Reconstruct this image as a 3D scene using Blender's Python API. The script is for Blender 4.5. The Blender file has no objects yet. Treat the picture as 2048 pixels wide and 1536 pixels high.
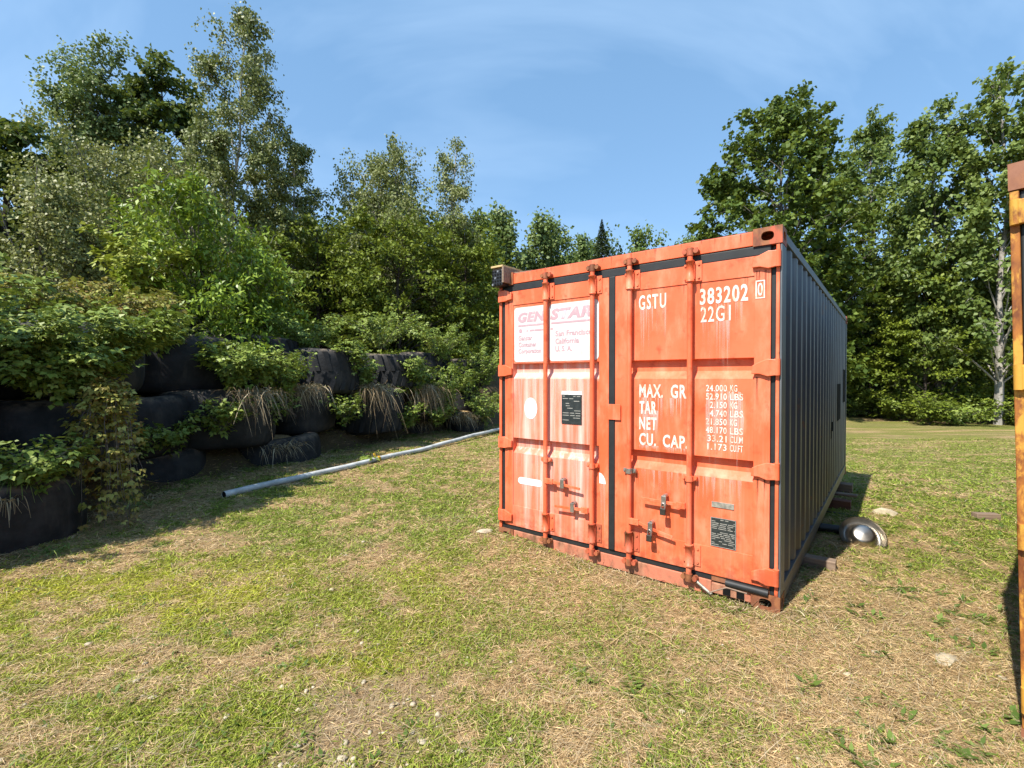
import bpy, bmesh, math
import numpy as np
from mathutils import Vector, Matrix
R = math.radians
scene = bpy.context.scene
col = scene.collection

# ------------------------------------------------------------------ camera
cam_d = bpy.data.cameras.new('camera'); cam = bpy.data.objects.new('camera', cam_d); col.objects.link(cam)
cam.location = (0, 0, 1.58); cam.rotation_euler = (R(90) - 0.012, 0, 0)
cam_d.sensor_width = 36; cam_d.lens = 36 * 946.2 / 2048; cam_d.clip_start = .05; cam_d.clip_end = 3000
scene.camera = cam
# ------------------------------------------------------------------ light
SUN_EL, SUN_AZ = R(51.5), R(46)          # shadows run 46 degrees to the right of +Y
world = bpy.data.worlds.new('World'); scene.world = world; world.use_nodes = True
nt = world.node_tree; N = nt.nodes; L = nt.links; N.clear()
sky = N.new('ShaderNodeTexSky'); sky.sky_type = 'NISHITA'; sky.sun_disc = False
sky.sun_elevation = SUN_EL; sky.sun_rotation = math.pi + SUN_AZ
sky.air_density = 1.0; sky.dust_density = .35; sky.ozone_density = 1.4; sky.altitude = 300
tc = N.new('ShaderNodeTexCoord'); mp = N.new('ShaderNodeMapping'); mp.inputs['Rotation'].default_value = (R(20), R(30), R(35)); mp.inputs['Scale'].default_value = (.55, 4.2, 2.2)
nz = N.new('ShaderNodeTexNoise'); nz.inputs['Scale'].default_value = 1.5; nz.inputs['Detail'].default_value = 5; nz.inputs['Roughness'].default_value = .55; nz.inputs['Distortion'].default_value = .35
rp = N.new('ShaderNodeMapRange'); rp.inputs['From Min'].default_value = .44; rp.inputs['From Max'].default_value = .74; rp.inputs['To Max'].default_value = .32
veil = N.new('ShaderNodeMixRGB'); veil.inputs['Fac'].default_value = .36; veil.inputs['Color2'].default_value = (2.0, 4.3, 7.2, 1)      # thin bright summer haze
mx = N.new('ShaderNodeMixRGB'); mx.inputs['Color2'].default_value = (4.4, 6.0, 8.0, 1)
bg = N.new('ShaderNodeBackground'); bg.inputs['Strength'].default_value = .108
wo = N.new('ShaderNodeOutputWorld')
L.new(tc.outputs['Generated'], mp.inputs['Vector']); L.new(mp.outputs[0], nz.inputs['Vector']); L.new(nz.outputs['Fac'], rp.inputs['Value'])
L.new(rp.outputs[0], mx.inputs['Fac']); L.new(sky.outputs[0], veil.inputs['Color1']); L.new(veil.outputs[0], mx.inputs['Color1']); L.new(mx.outputs[0], bg.inputs['Color']); L.new(bg.outputs[0], wo.inputs[0])
sun_d = bpy.data.lights.new('sun', 'SUN'); sun = bpy.data.objects.new('sun', sun_d); col.objects.link(sun)
sun_d.energy = 5.0; sun_d.angle = R(.53); sun_d.color = (1, .94, .84)
to_sun = Vector((-math.sin(SUN_AZ) * math.cos(SUN_EL), -math.cos(SUN_AZ) * math.cos(SUN_EL), math.sin(SUN_EL)))
sun.rotation_euler = to_sun.to_track_quat('Z', 'Y').to_euler(); sun.location = to_sun * 60
vs = scene.view_settings; vs.view_transform = 'Standard'; vs.look = 'None'; vs.gamma = 1; vs.exposure = .74; vs.use_curve_mapping = False
try:
    scene.render.engine = 'CYCLES'; scene.cycles.max_bounces = 6; scene.cycles.diffuse_bounces = 2; scene.cycles.transparent_max_bounces = 8
except Exception: pass

# ------------------------------------------------------------------ helpers
rng = np.random.default_rng(7)
def px_x(px, Y): return (px - 1024) / 946.2 * Y
def px_z(py, Y): return 1.58 + (756.6 - py) / 946.2 * Y

def _hash(ix, iy, seed):
    h = (ix.astype(np.int64) * 374761393 + iy.astype(np.int64) * 668265263 + seed * 1442695041) & 0xFFFFFFFF
    h = ((h ^ (h >> 13)) * 1274126177) & 0xFFFFFFFF
    return ((h ^ (h >> 16)) & 0xFFFF) / 65535.0
def vnoise(x, y, seed=0):
    ix = np.floor(x); iy = np.floor(y); fx = x - ix; fy = y - iy
    fx = fx * fx * (3 - 2 * fx); fy = fy * fy * (3 - 2 * fy)
    a = _hash(ix, iy, seed); b = _hash(ix + 1, iy, seed); c = _hash(ix, iy + 1, seed); d = _hash(ix + 1, iy + 1, seed)
    return (a * (1 - fx) + b * fx) * (1 - fy) + (c * (1 - fx) + d * fx) * fy
def fbm(x, y, seed=0, oct=4):
    s = 0; a = .5; t = 0
    for k in range(oct):
        s = s + a * vnoise(x, y, seed + k * 17); t += a; a *= .55; x = x * 2.03 + 5.1; y = y * 2.03 + 1.7
    return s / t
def ss(a, b, x):
    t = np.clip((x - a) / (b - a), 0, 1); return t * t * (3 - 2 * t)

WALL = np.array([(-4.0, -30), (-4.1, 2.0), (-4.3, 3.9), (-4.75, 5.3), (-4.85, 6.6), (-4.2, 8.3), (-3.35, 10.6), (-2.5, 12.9), (-1.4, 14.1), (-.4, 15.6), (2.5, 22), (8, 40), (14, 400)], float)
def wall_d(x, y):
    x = np.asarray(x, float); y = np.asarray(y, float); best = np.full(x.shape, 1e9); sg = np.ones(x.shape)
    for (ax, ay), (bx, by) in zip(WALL[:-1], WALL[1:]):
        ex, ey = bx - ax, by - ay; t = np.clip(((x - ax) * ex + (y - ay) * ey) / (ex * ex + ey * ey), 0, 1)
        dx = x - ax - t * ex; dy = y - ay - t * ey; d = np.hypot(dx, dy); s = np.sign(ex * dy - ey * dx)
        m = d < best; best = np.where(m, d, best); sg = np.where(m, s, sg)
    return best * sg
def terrain(x, y):
    x = np.asarray(x, float); y = np.asarray(y, float)
    dx = x - 1.779; dy = y - 3.127; a = dx * .624 + dy * .7814; n = dx * .7814 - dy * .624
    z = -np.minimum(.045 * np.maximum(0, a - .5), .46) * ss(-3.2, -.6, n)
    z = z + .07 * np.exp(-((x + .15) ** 2 + (y - 4.6) ** 2) / .5)
    d = wall_d(x, y)
    z = z + .05 * ss(-1.0, 0, d) + .36 * ss(.1, .65, d) + .85 * ss(.75, 1.45, d) + .85 * ss(1.5, 2.3, d) + .35 * ss(2.4, 7, d)
    f = ss(35, 60, np.hypot(x, y))
    z = z + (fbm(x * .9, y * .9, 3, 3) - .5) * .07 * (1 - f) + (fbm(x * 5, y * 5, 9, 2) - .5) * .018 * (1 - f)
    return z
def tz(x, y): return float(terrain(np.array([x]), np.array([y]))[0])
def bareness(x, y):
    return ss(.56, .68, fbm(x * 1.3 + 1.7, y * 1.3 + 8, 71, 4)) * (.35 + .65 * ss(.6, -1.0, x) * ss(4.0, 2.2, y))
def yellowness(x, y):
    return (.3 + .7 * ss(.32, .58, fbm(x * .8 + 9, y * .8 + 4, 55, 4))) * ss(-.1, -1.1, x) * ss(4.6, 3.4, y)
def greenness(x, y):
    g = fbm(x * .75 + 3.3, y * .75, 21, 4) * .25 + fbm(x * 2.7, y * 2.7, 33, 4) * .35 + fbm(x * 11, y * 11, 47, 2) * .40
    g = g + .05 * ss(1.5, 3.5, x) * ss(3.5, 5.5, y) + .07 * yellowness(x, y) - .05 * ss(-.6, .6, x) * ss(3.4, 2.4, y)
    g = .95 * ss(.37, .60, g)
    d = wall_d(x, y)
    g = g * (1 - .4 * ss(-.8, -.1, d))
    # worn ground before the container doors and beside the yellow container
    g = g * (1 - .7 * np.exp(-((x - 1.9) ** 2 + (y - 2.4) ** 2) / .9)) * (1 - .55 * np.exp(-((x - .3) ** 2 + (y - 3.6) ** 2) / .5))
    return g
def link(o, parent=None):
    col.objects.link(o)
    if parent is not None: o.parent = parent
    return o
def tag(o, label=None, cat=None, group=None, kind=None):
    if label: o['label'] = label
    if cat: o['category'] = cat
    if group: o['group'] = group
    if kind: o['kind'] = kind
    return o
def empty(name, loc, rz=0, label=None, cat=None, group=None):
    o = bpy.data.objects.new(name, None); col.objects.link(o); o.location = loc; o.rotation_euler = (0, 0, rz); o.empty_display_size = .1
    return tag(o, label, cat, group)
def mesh_np(name, V, F, mat, parent=None, tint=None, smooth=False, extra=None):
    """F: list of (n,k) int arrays"""
    if isinstance(F, np.ndarray): F = [F]
    me = bpy.data.meshes.new(name); me.vertices.add(len(V)); me.vertices.foreach_set('co', np.ascontiguousarray(V, np.float32).ravel())
    li = np.concatenate([f.ravel() for f in F]).astype(np.int32); lt = np.concatenate([np.full(len(f), f.shape[1], np.int32) for f in F])
    me.loops.add(len(li)); me.loops.foreach_set('vertex_index', li); me.polygons.add(len(lt))
    st = np.zeros(len(lt), np.int32); st[1:] = np.cumsum(lt)[:-1]
    me.polygons.foreach_set('loop_start', st)
    try: me.polygons.foreach_set('loop_total', lt)
    except Exception: pass
    if smooth: me.polygons.foreach_set('use_smooth', np.ones(len(lt), bool))
    me.update(calc_edges=True); me.validate()
    if tint is not None: me.attributes.new('tint', 'FLOAT', 'POINT').data.foreach_set('value', np.ascontiguousarray(tint, np.float32))
    for k, v in (extra or {}).items(): me.attributes.new(k, 'FLOAT', 'POINT').data.foreach_set('value', np.ascontiguousarray(v, np.float32))
    if mat: me.materials.append(mat)
    o = bpy.data.objects.new(name, me)
    return link(o, parent)

class MB:
    """collects boxes, tubes, lathes, prisms into one mesh"""
    def __init__(s): s.v = []; s.f = []; s.sm = []
    def add(s, vs, fs, smooth=False):
        b = len(s.v); s.v += [tuple(v) for v in vs]; s.f += [tuple(b + i for i in f) for f in fs]; s.sm += [smooth] * len(fs); return s
    def box(s, a, b, M=None):
        x0, y0, z0 = a; x1, y1, z1 = b
        vs = [(x0, y0, z0), (x1, y0, z0), (x1, y1, z0), (x0, y1, z0), (x0, y0, z1), (x1, y0, z1), (x1, y1, z1), (x0, y1, z1)]
        if M is not None: vs = [M @ Vector(v) for v in vs]
        return s.add(vs, [(0, 3, 2, 1), (4, 5, 6, 7), (0, 1, 5, 4), (1, 2, 6, 5), (2, 3, 7, 6), (3, 0, 4, 7)])
    def tube(s, pts, rad, n=10, caps=True):
        pts = [Vector(p) for p in pts]; rad = rad if hasattr(rad, '__len__') else [rad] * len(pts)
        rings = []; up = Vector((0, 0, 1)); u = None
        for i, p in enumerate(pts):
            d = (pts[min(i + 1, len(pts) - 1)] - pts[max(i - 1, 0)]).normalized()
            if u is None: u = d.cross(Vector((.3, .9, .2)) if abs(d.z) > .8 else up).normalized()
            else: u = (u - d * u.dot(d)).normalized()
            w = d.cross(u); rings.append([p + (u * math.cos(2 * math.pi * k / n) + w * math.sin(2 * math.pi * k / n)) * rad[i] for k in range(n)])
        vs = [v for r in rings for v in r]
        fs = [(i * n + k, i * n + (k + 1) % n, (i + 1) * n + (k + 1) % n, (i + 1) * n + k) for i in range(len(pts) - 1) for k in range(n)]
        s.add(vs, fs, True)
        if caps:
            s.add(rings[0], [tuple(range(n - 1, -1, -1))]); s.add(rings[-1], [tuple(range(n))])
        return s
    def lathe(s, prof, n=32, M=None, closed=False):
        vs = []; m = len(prof)
        for k in range(n):
            c, q = math.cos(2 * math.pi * k / n), math.sin(2 * math.pi * k / n); vs += [Vector((r * c, r * q, z)) for r, z in prof]
        if M is not None: vs = [M @ v for v in vs]
        mm = m if closed else m - 1
        fs = [(k * m + i, ((k + 1) % n) * m + i, ((k + 1) % n) * m + (i + 1) % m, k * m + (i + 1) % m) for k in range(n) for i in range(mm)]
        return s.add(vs, fs, True)
    def prism(s, poly, y0, y1):
        """poly in x,z; extruded along y"""
        n = len(poly); vs = [(x, y0, z) for x, z in poly] + [(x, y1, z) for x, z in poly]
        return s.add(vs, [tuple(range(n)), tuple(range(2 * n - 1, n - 1, -1))] + [(i, i + n, (i + 1) % n + n, (i + 1) % n) for i in range(n)])
    def build(s, name, mat, parent=None, bevel=0, kind=None, label=None):
        me = bpy.data.meshes.new(name); me.from_pydata(s.v, [], s.f); me.polygons.foreach_set('use_smooth', s.sm); me.update()
        bm = bmesh.new(); bm.from_mesh(me); bmesh.ops.recalc_face_normals(bm, faces=bm.faces); bm.to_mesh(me); bm.free()
        me.materials.append(mat); o = bpy.data.objects.new(name, me); link(o, parent)
        if bevel:
            m = o.modifiers.new('bevel', 'BEVEL'); m.width = bevel; m.segments = 2; m.limit_method = 'ANGLE'; m.angle_limit = R(40)
        return tag(o, label, kind=kind)
def copy_tree(o, parent=None):
    c = o.copy(); col.objects.link(c); c.parent = parent
    for ch in list(o.children): copy_tree(ch, c)
    return c

# ------------------------------------------------------------------ materials
class Mat:
    def __init__(s, name, rough=.6, spec=.4, metal=0):
        s.m = bpy.data.materials.new(name); s.m.use_nodes = True; s.t = s.m.node_tree; s.b = s.t.nodes['Principled BSDF']; s.out = s.t.nodes['Material Output']
        s.b.inputs['Roughness'].default_value = rough; s.b.inputs['Specular IOR Level'].default_value = spec; s.b.inputs['Metallic'].default_value = metal
        s.co = None
    def n(s, t, **kw):
        x = s.t.nodes.new(t)
        for k, v in kw.items():
            if k in x.inputs: x.inputs[k].default_value = v
            else: setattr(x, k, v)
        return x
    def l(s, a, b): s.t.links.new(a, b); return s
    def coord(s, scale=(1, 1, 1), kind='Object', loc=(0, 0, 0)):
        c = s.n('ShaderNodeTexCoord'); m = s.n('ShaderNodeMapping'); m.inputs['Scale'].default_value = scale; m.inputs['Location'].default_value = loc
        s.l(c.outputs[kind], m.inputs['Vector']); return m.outputs[0]
    def noise(s, vec, scale, detail=4, rough=.55, lo=None, hi=None, dist=0):
        x = s.n('ShaderNodeTexNoise'); x.inputs['Scale'].default_value = scale; x.inputs['Detail'].default_value = detail; x.inputs['Roughness'].default_value = rough; x.inputs['Distortion'].default_value = dist
        s.l(vec, x.inputs['Vector'])
        if lo is None: return x.outputs['Fac']
        return s.rng(x.outputs['Fac'], lo, hi)
    def rng(s, v, lo, hi, a=0., b=1.):
        r = s.n('ShaderNodeMapRange'); r.interpolation_type = 'SMOOTHSTEP'; r.inputs['From Min'].default_value = lo; r.inputs['From Max'].default_value = hi; r.inputs['To Min'].default_value = a; r.inputs['To Max'].default_value = b
        s.l(v, r.inputs['Value']); return r.outputs[0]
    def math(s, op, a, b=None):
        m = s.n('ShaderNodeMath'); m.operation = op
        for i, v in enumerate((a, b)):
            if v is None: continue
            if isinstance(v, (int, float)): m.inputs[i].default_value = v
            else: s.l(v, m.inputs[i])
        return m.outputs[0]
    def mix(s, f, a, b, mode='MIX'):
        m = s.n('ShaderNodeMixRGB'); m.blend_type = mode
        for i, v in zip(('Fac', 'Color1', 'Color2'), (f, a, b)):
            if isinstance(v, (int, float)): m.inputs[i].default_value = v
            elif isinstance(v, tuple): m.inputs[i].default_value = v + (1,) if len(v) == 3 else v
            else: s.l(v, m.inputs[i])
        return m.outputs[0]
    def attr(s, name):
        a = s.n('ShaderNodeAttribute'); a.attribute_name = name; return a.outputs['Fac']
    def color(s, c):
        if isinstance(c, tuple): s.b.inputs['Base Color'].default_value = c + (1,)
        else: s.l(c, s.b.inputs['Base Color'])
        return s
    def bump(s, h, strength=.3, dist=.01):
        b = s.n('ShaderNodeBump'); b.inputs['Strength'].default_value = strength; b.inputs['Distance'].default_value = dist; s.l(h, b.inputs['Height']); s.l(b.outputs[0], s.b.inputs['Normal']); return s
    def sep(s, vec):
        x = s.n('ShaderNodeSeparateXYZ'); s.l(vec, x.inputs[0]); return x.outputs

ORANGE = (.72, .118, .040)
def paint_orange(name, chalk=0., rustk=.8):
    m = Mat(name, .5, .4); o = m.coord()
    c = m.mix(m.noise(o, 1.6, 5, .6, .35, .7), ORANGE, (.78, .165, .070))
    c = m.mix(m.math('MULTIPLY', m.noise(m.coord((1, 1, .35)), 7, 5, .65, .45, .7), .65), c, (.81, .28, .16)); c = m.mix(m.noise(o, 9, 4, .6, .55, .75), c, (.60, .085, .030))
    st = m.coord((26, 26, .9)); s1 = m.noise(st, 1, 4, .65, .48, .72)
    sv = m.coord((17, 17, .5), loc=(3, 0, 0)); s2 = m.noise(sv, 1, 3, .6, .42, .66)
    x, y, z = m.sep(o)
    if chalk:
        # white runs washed down from the painted panel on this leaf
        mask = m.math('MULTIPLY', m.rng(x, .15, .2), m.rng(x, 1.09, 1.03))
        mask = m.math('MULTIPLY', mask, m.rng(z, 1.74, 1.70)); mask = m.math('MULTIPLY', mask, m.rng(z, .1, 1.0, .45, 1.0))
        f = m.math('MULTIPLY', m.math('ADD', .14, m.math('ADD', m.math('MULTIPLY', s1, .45), m.math('MULTIPLY', s2, .42))), mask); band = m.math('MULTIPLY', m.math('MULTIPLY', m.rng(z, 1.545, 1.60), m.rng(z, 1.69, 1.64)), m.math('MULTIPLY', m.rng(x, .17, .18), m.rng(x, 1.10, 1.09))); f = m.math('MAXIMUM', f, m.math('MULTIPLY', band, m.rng(s1, 0., 1., .55, .95))); f = m.math('MULTIPLY', f, chalk)
        c = m.mix(f, c, (.80, .62, .56))
    else:
        f = m.math('MULTIPLY', s1, m.rng(z, 2.3, .8, .0, .16)); c = m.mix(f, c, (.82, .45, .33))
    r = m.noise(o, 15, 6, .72, .66, .72); r2 = m.noise(o, 2.2, 4, .6, .5, .62); rf = m.math('MULTIPLY', m.math('MULTIPLY', r, r2), rustk)
    # rust gathers along the foot of the frame
    lowr = m.math('MULTIPLY', m.rng(z, .42, .04), m.noise(o, 11, 5, .65, .42, .62)); rf = m.math('MAXIMUM', rf, m.math('MULTIPLY', lowr, .75))
    c = m.mix(rf, c, (.13, .045, .025))
    m.color(c); m.l(m.rng(m.noise(o, 6, 3), .3, .7, .42, .62), m.b.inputs['Roughness'])
    m.bump(m.math('ADD', m.math('MULTIPLY', m.noise(o, 2.6, 2), 1.0), m.math('MULTIPLY', m.noise(o, 9, 3), .25)), .35, .02); return m.m
M = {}
M['orange'] = paint_orange('orange_paint'); M['chalk'] = paint_orange('orange_paint_chalked', .95)
M['orange_worn'] = paint_orange('orange_paint_worn', 0, .9)
def flat(name, c, rough=.6, spec=.4, metal=0, var=.25, scale=12, bump=0):
    m = Mat(name, rough, spec, metal); o = m.coord(); k = tuple(v * (1 - var) for v in c)
    m.color(m.mix(m.noise(o, scale, 5, .65, .35, .68), c, k))
    if bump: m.bump(m.noise(o, scale * 2, 4), bump, .01)
    return m.m
M['gasket'] = flat('black_rubber', (.022, .024, .026), .55, .4, 0, .3, 9)
def slate():
    m = Mat('slate_grey_paint', .42, .5); o = m.coord(); st = m.coord((14, 14, .7)); x, y, z = m.sep(o)
    c = m.mix(m.noise(o, 1.1, 4, .6, .35, .7), (.075, .090, .107), (.100, .114, .128))
    c = m.mix(m.math('MULTIPLY', m.noise(st, 1, 4, .65, .48, .72), .65), c, (.20, .205, .20)); c = m.mix(m.math('MULTIPLY', m.noise(o, 5.5, 6, .72, .60, .68), .8), c, (.17, .10, .065))
    c = m.mix(m.math('MULTIPLY', m.rng(z, .9, .1), m.noise(o, 3, 4, .6, .4, .65)), c, (.10, .085, .07))
    m.color(c); m.bump(m.noise(o, 2.2, 3), .45, .03); return m.m
M['slate'] = slate()
def rustmat(name, paint, amount_lo=.42, amount_hi=.6, rust=(.16, .055, .028), rust2=(.30, .12, .05), sc=5):
    m = Mat(name, .62, .35); o = m.coord((1, 1, .5)); rc = m.mix(m.noise(o, 18, 4, .6, .35, .65), rust, rust2)
    f = m.noise(o, sc, 7, .68, amount_lo, amount_hi, .3); pc = m.mix(m.noise(o, 2.5, 3), paint, tuple(v * .82 for v in paint))
    m.color(m.mix(f, pc, rc)); m.bump(m.noise(o, 30, 4), .25, .006); return m.m
M['sill'] = rustmat('weathered_sill_paint', (.60, .20, .12), .42, .60, (.20, .09, .055), (.42, .20, .12), 4)
M['rust_orange'] = rustmat('rusted_orange', (.55, .12, .06), .40, .56)
M['rust'] = rustmat('rusted_brown', (.30, .13, .075), .35, .6)
M['yellow'] = rustmat('yellow_paint_rusted', (.64, .32, .05), .41, .52, (.15, .045, .015), (.36, .13, .025), 9)
M['yellow_clean'] = rustmat('yellow_paint', (.62, .33, .05), .47, .60, (.15, .045, .015), (.36, .13, .025), 8)
M['white'] = flat('white_paint', (.80, .79, .77), .6, .3, 0, .1, 20)
def wornletter(name, c, back, lo, hi, sc=22):
    m = Mat(name, .6, .3); o = m.coord((1, 1, .5)); m.color(m.mix(m.noise(o, sc, 5, .7, lo, hi), c, back)); return m.m
M['letter'] = wornletter('white_lettering', (.80, .68, .62), (.78, .38, .26), .45, .70)
M['pink'] = wornletter('faded_pink_lettering', (.47, .31, .35), (.68, .57, .58), .52, .75, 14)
M['placard'] = wornletter('placard_white', (.66, .62, .61), (.66, .47, .44), .48, .74, 6)
def runpaint():
    m = Mat('thin_paint_run', .6, .3); o = m.coord((30, 30, 1.3)); m.color((.80, .60, .52))
    tr = m.n('ShaderNodeBsdfTransparent'); mxs = m.n('ShaderNodeMixShader'); f = m.attr('tint'); f = m.math('MULTIPLY', f, m.noise(o, 1, 3, .6, .3, .75))
    m.l(f, mxs.inputs[0]); m.l(tr.outputs[0], mxs.inputs[1]); m.l(m.b.outputs[0], mxs.inputs[2]); m.l(mxs.outputs[0], m.out.inputs[0]); return m.m
M['run'] = runpaint(); M['rustrun'] = runpaint(); M['rustrun'].name = 'rust_run'; M['rustrun'].node_tree.nodes['Principled BSDF'].inputs['Base Color'].default_value = (.16, .05, .025, 1)
M['plate'] = flat('dark_data_plate', (.045, .055, .055), .45, .5, .3, .4, 30)
M['plate_text'] = flat('plate_grey_text', (.42, .41, .37), .5, .4, .2, .4, 40)
M['plate_pale'] = flat('pale_plate', (.42, .40, .34), .5, .4, .3, .5, 25)
M['zinc'] = flat('zinc_steel', (.50, .47, .44), .38, .5, .8, .4, 25)
M['brass'] = flat('dark_padlock', (.10, .09, .08), .4, .5, .7, .3, 25)
M['steel'] = flat('dull_steel', (.50, .47, .42), .30, .5, 1, .35, 9)
M['dark'] = flat('dark_void', (.01, .01, .01), .9, .1)
M['redroof'] = rustmat('dark_red_roof', (.22, .05, .03), .45, .65)
def rubber():
    m = Mat('tyre_rubber', .68, .25); o = m.coord(); c = m.mix(m.noise(o, 4, 5, .65, .35, .7), (.013, .0135, .015), (.032, .032, .034))
    g = m.n('ShaderNodeNewGeometry'); nz = m.sep(g.outputs['Normal'])[2]
    dust = m.math('MULTIPLY', m.rng(nz, .2, .9), m.noise(o, 6, 5, .7, .4, .65)); c = m.mix(m.math('MULTIPLY', dust, .9), c, (.19, .15, .11)); c = m.mix(m.math('MULTIPLY', m.noise(m.coord((5, 5, 1.2)), 1, 5, .7, .5, .75), .35), c, (.10, .088, .072))
    m.color(c); m.bump(m.math('ADD', m.noise(o, 22, 4), m.math('MULTIPLY', m.noise(m.coord((1, 1, 9)), 3, 2), .6)), .3, .015); return m.m
M['rubber'] = rubber()
def wood(name, a, b, sc=(3, 40, 40)):
    m = Mat(name, .75, .2); o = m.coord(sc); m.color(m.mix(m.noise(o, 1, 5, .6, .3, .7), a, b)); m.bump(m.noise(o, 2, 4), .25, .004); return m.m
M['wood_pale'] = wood('pale_wood', (.60, .44, .22), (.45, .31, .14)); M['wood_grey'] = wood('weathered_wood', (.30, .22, .16), (.17, .12, .09)); M['wood_red'] = wood('reddish_wood', (.20, .085, .055), (.12, .05, .035))
M['pvc'] = flat('grey_white_pipe', (.62, .62, .60), .42, .4, 0, .38, 5)
M['strap'] = flat('yellow_strap', (.62, .38, .03), .6, .3)
M['ochre'] = flat('ochre_board', (.22, .11, .015), .7, .2)
M['stone'] = flat('pale_stone', (.50, .43, .31), .85, .2, 0, .35, 14, .5)
M['blackplastic'] = flat('black_plastic', (.014, .014, .016), .45, .5)
def ground_mat():
    m = Mat('lawn_soil', .9, .15); p = m.coord(kind='Object'); g = m.attr('green'); yl = m.attr('yellow'); lit = m.attr('litter')
    fine = m.noise(p, 34, 6, .75, .3, .7); fine2 = m.noise(m.coord((1, 2.2, 1)), 60, 4, .7, .35, .65)
    straw = m.mix(fine, (.33, .215, .10), (.66, .475, .245)); straw = m.mix(m.noise(p, 3.1, 4, .6, .5, .75), straw, (.34, .21, .125))
    grn = m.mix(fine, (.12, .15, .022), (.28, .31, .06)); grn = m.mix(m.math('MULTIPLY', yl, .8), grn, m.mix(fine, (.25, .25, .02), (.46, .45, .05)))
    f = m.math('ADD', m.math('MULTIPLY', g, .8), m.math('MULTIPLY', m.math('SUBTRACT', fine2, .5), .55)); f = m.rng(f, .15, .75)
    c = m.mix(f, straw, grn); c = m.mix(m.math('MULTIPLY', m.attr('bare'), .8), c, m.mix(fine, (.25, .165, .09), (.50, .38, .24))); c = m.mix(m.math('MULTIPLY', lit, .85), c, m.mix(fine2, (.05, .036, .024), (.13, .09, .055)))
    m.color(c); m.bump(m.math('ADD', m.math('MULTIPLY', fine, .6), fine2), .7, .03); return m.m
M['ground'] = ground_mat()
def leafmat(name, c0, c1, c2, trans=.35, rough=.42, spec=.5):
    m = Mat(name, rough, spec); t = m.attr('tint'); r = m.n('ShaderNodeValToRGB'); e = r.color_ramp.elements
    e[0].position = 0; e[0].color = c0 + (1,); e[1].position = 1; e[1].color = c2 + (1,); k = e.new(.55); k.color = c1 + (1,)
    m.l(t, r.inputs[0]); m.color(r.outputs[0]); tr = m.n('ShaderNodeBsdfTranslucent'); ms = m.n('ShaderNodeMixShader'); ms.inputs[0].default_value = trans
    tc_ = m.mix(.5, r.outputs[0], (.30, .36, .04), 'MIX'); m.l(tc_, tr.inputs[0]); m.l(m.b.outputs[0], ms.inputs[1]); m.l(tr.outputs[0], ms.inputs[2]); m.l(ms.outputs[0], m.out.inputs[0]); return m.m
M['l_birch'] = leafmat('birch_leaves', (.095, .125, .03), (.17, .20, .06), (.29, .31, .12), .2, .5, .35)
M['l_grey'] = leafmat('grey_birch_leaves', (.12, .14, .03), (.21, .225, .07), (.34, .34, .14), .2, .5, .38)
M['l_maple'] = leafmat('maple_leaves', (.045, .08, .013), (.09, .14, .022), (.17, .225, .038), .2, .5, .3)
M['l_dark'] = leafmat('dark_maple_leaves', (.035, .062, .014), (.07, .112, .022), (.135, .185, .036), .2, .5, .3)
M['l_beech'] = leafmat('beech_leaves', (.07, .10, .010), (.135, .18, .018), (.23, .28, .03), .2, .55, .3)
M['l_aspen'] = leafmat('aspen_leaves', (.085, .135, .035), (.15, .21, .06), (.25, .31, .11), .2, .5, .35)
M['l_cherry'] = leafmat('cherry_leaves', (.09, .155, .008), (.18, .27, .02), (.33, .42, .05), .2, .42, .4)
M['l_bramble'] = leafmat('bramble_leaves', (.10, .15, .022), (.20, .27, .045), (.35, .41, .11), .2, .5, .35)
M['l_red'] = leafmat('reddish_bramble_leaves', (.22, .11, .035), (.27, .25, .05), (.40, .42, .11), .2, .5, .35)
M['l_yellow'] = leafmat('yellowish_leaves', (.17, .21, .015), (.29, .33, .04), (.46, .48, .14), .2, .5, .4)
M['l_spruce'] = leafmat('spruce_needles', (.018, .034, .016), (.035, .058, .026), (.055, .08, .035), .05, .6, .2)
M['l_ash'] = leafmat('ash_leaves', (.075, .125, .028), (.14, .20, .045), (.24, .30, .085), .3, .5, .35)
M['straw'] = leafmat('dry_grass', (.14, .095, .055), (.34, .25, .145), (.62, .52, .35), .2, .7, .2)
M['longgrass'] = leafmat('long_grass', (.07, .12, .02), (.14, .22, .04), (.28, .36, .10), .35, .45, .4)
def bark(name, a, b, c=None):
    m = Mat(name, .85, .2); o = m.coord((6, 6, 2.2)); k = m.mix(m.noise(o, 2, 5, .65, .38, .62), a, b)
    if c: k = m.mix(m.noise(m.coord((3, 3, 12)), 1.5, 4, .6, .6, .68), k, c)
    m.color(k); m.bump(m.noise(o, 4, 4), .4, .02); return m.m
M['bark_birch'] = bark('birch_bark', (.52, .49, .43), (.36, .33, .29), (.08, .07, .06)); M['bark_pale'] = bark('pale_grey_bark', (.36, .34, .30), (.24, .22, .20), (.07, .06, .05)); M['bark_grey'] = bark('grey_bark', (.20, .18, .16), (.11, .10, .09)); M['bark_dark'] = bark('dark_bark', (.07, .055, .045), (.04, .032, .027))
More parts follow.
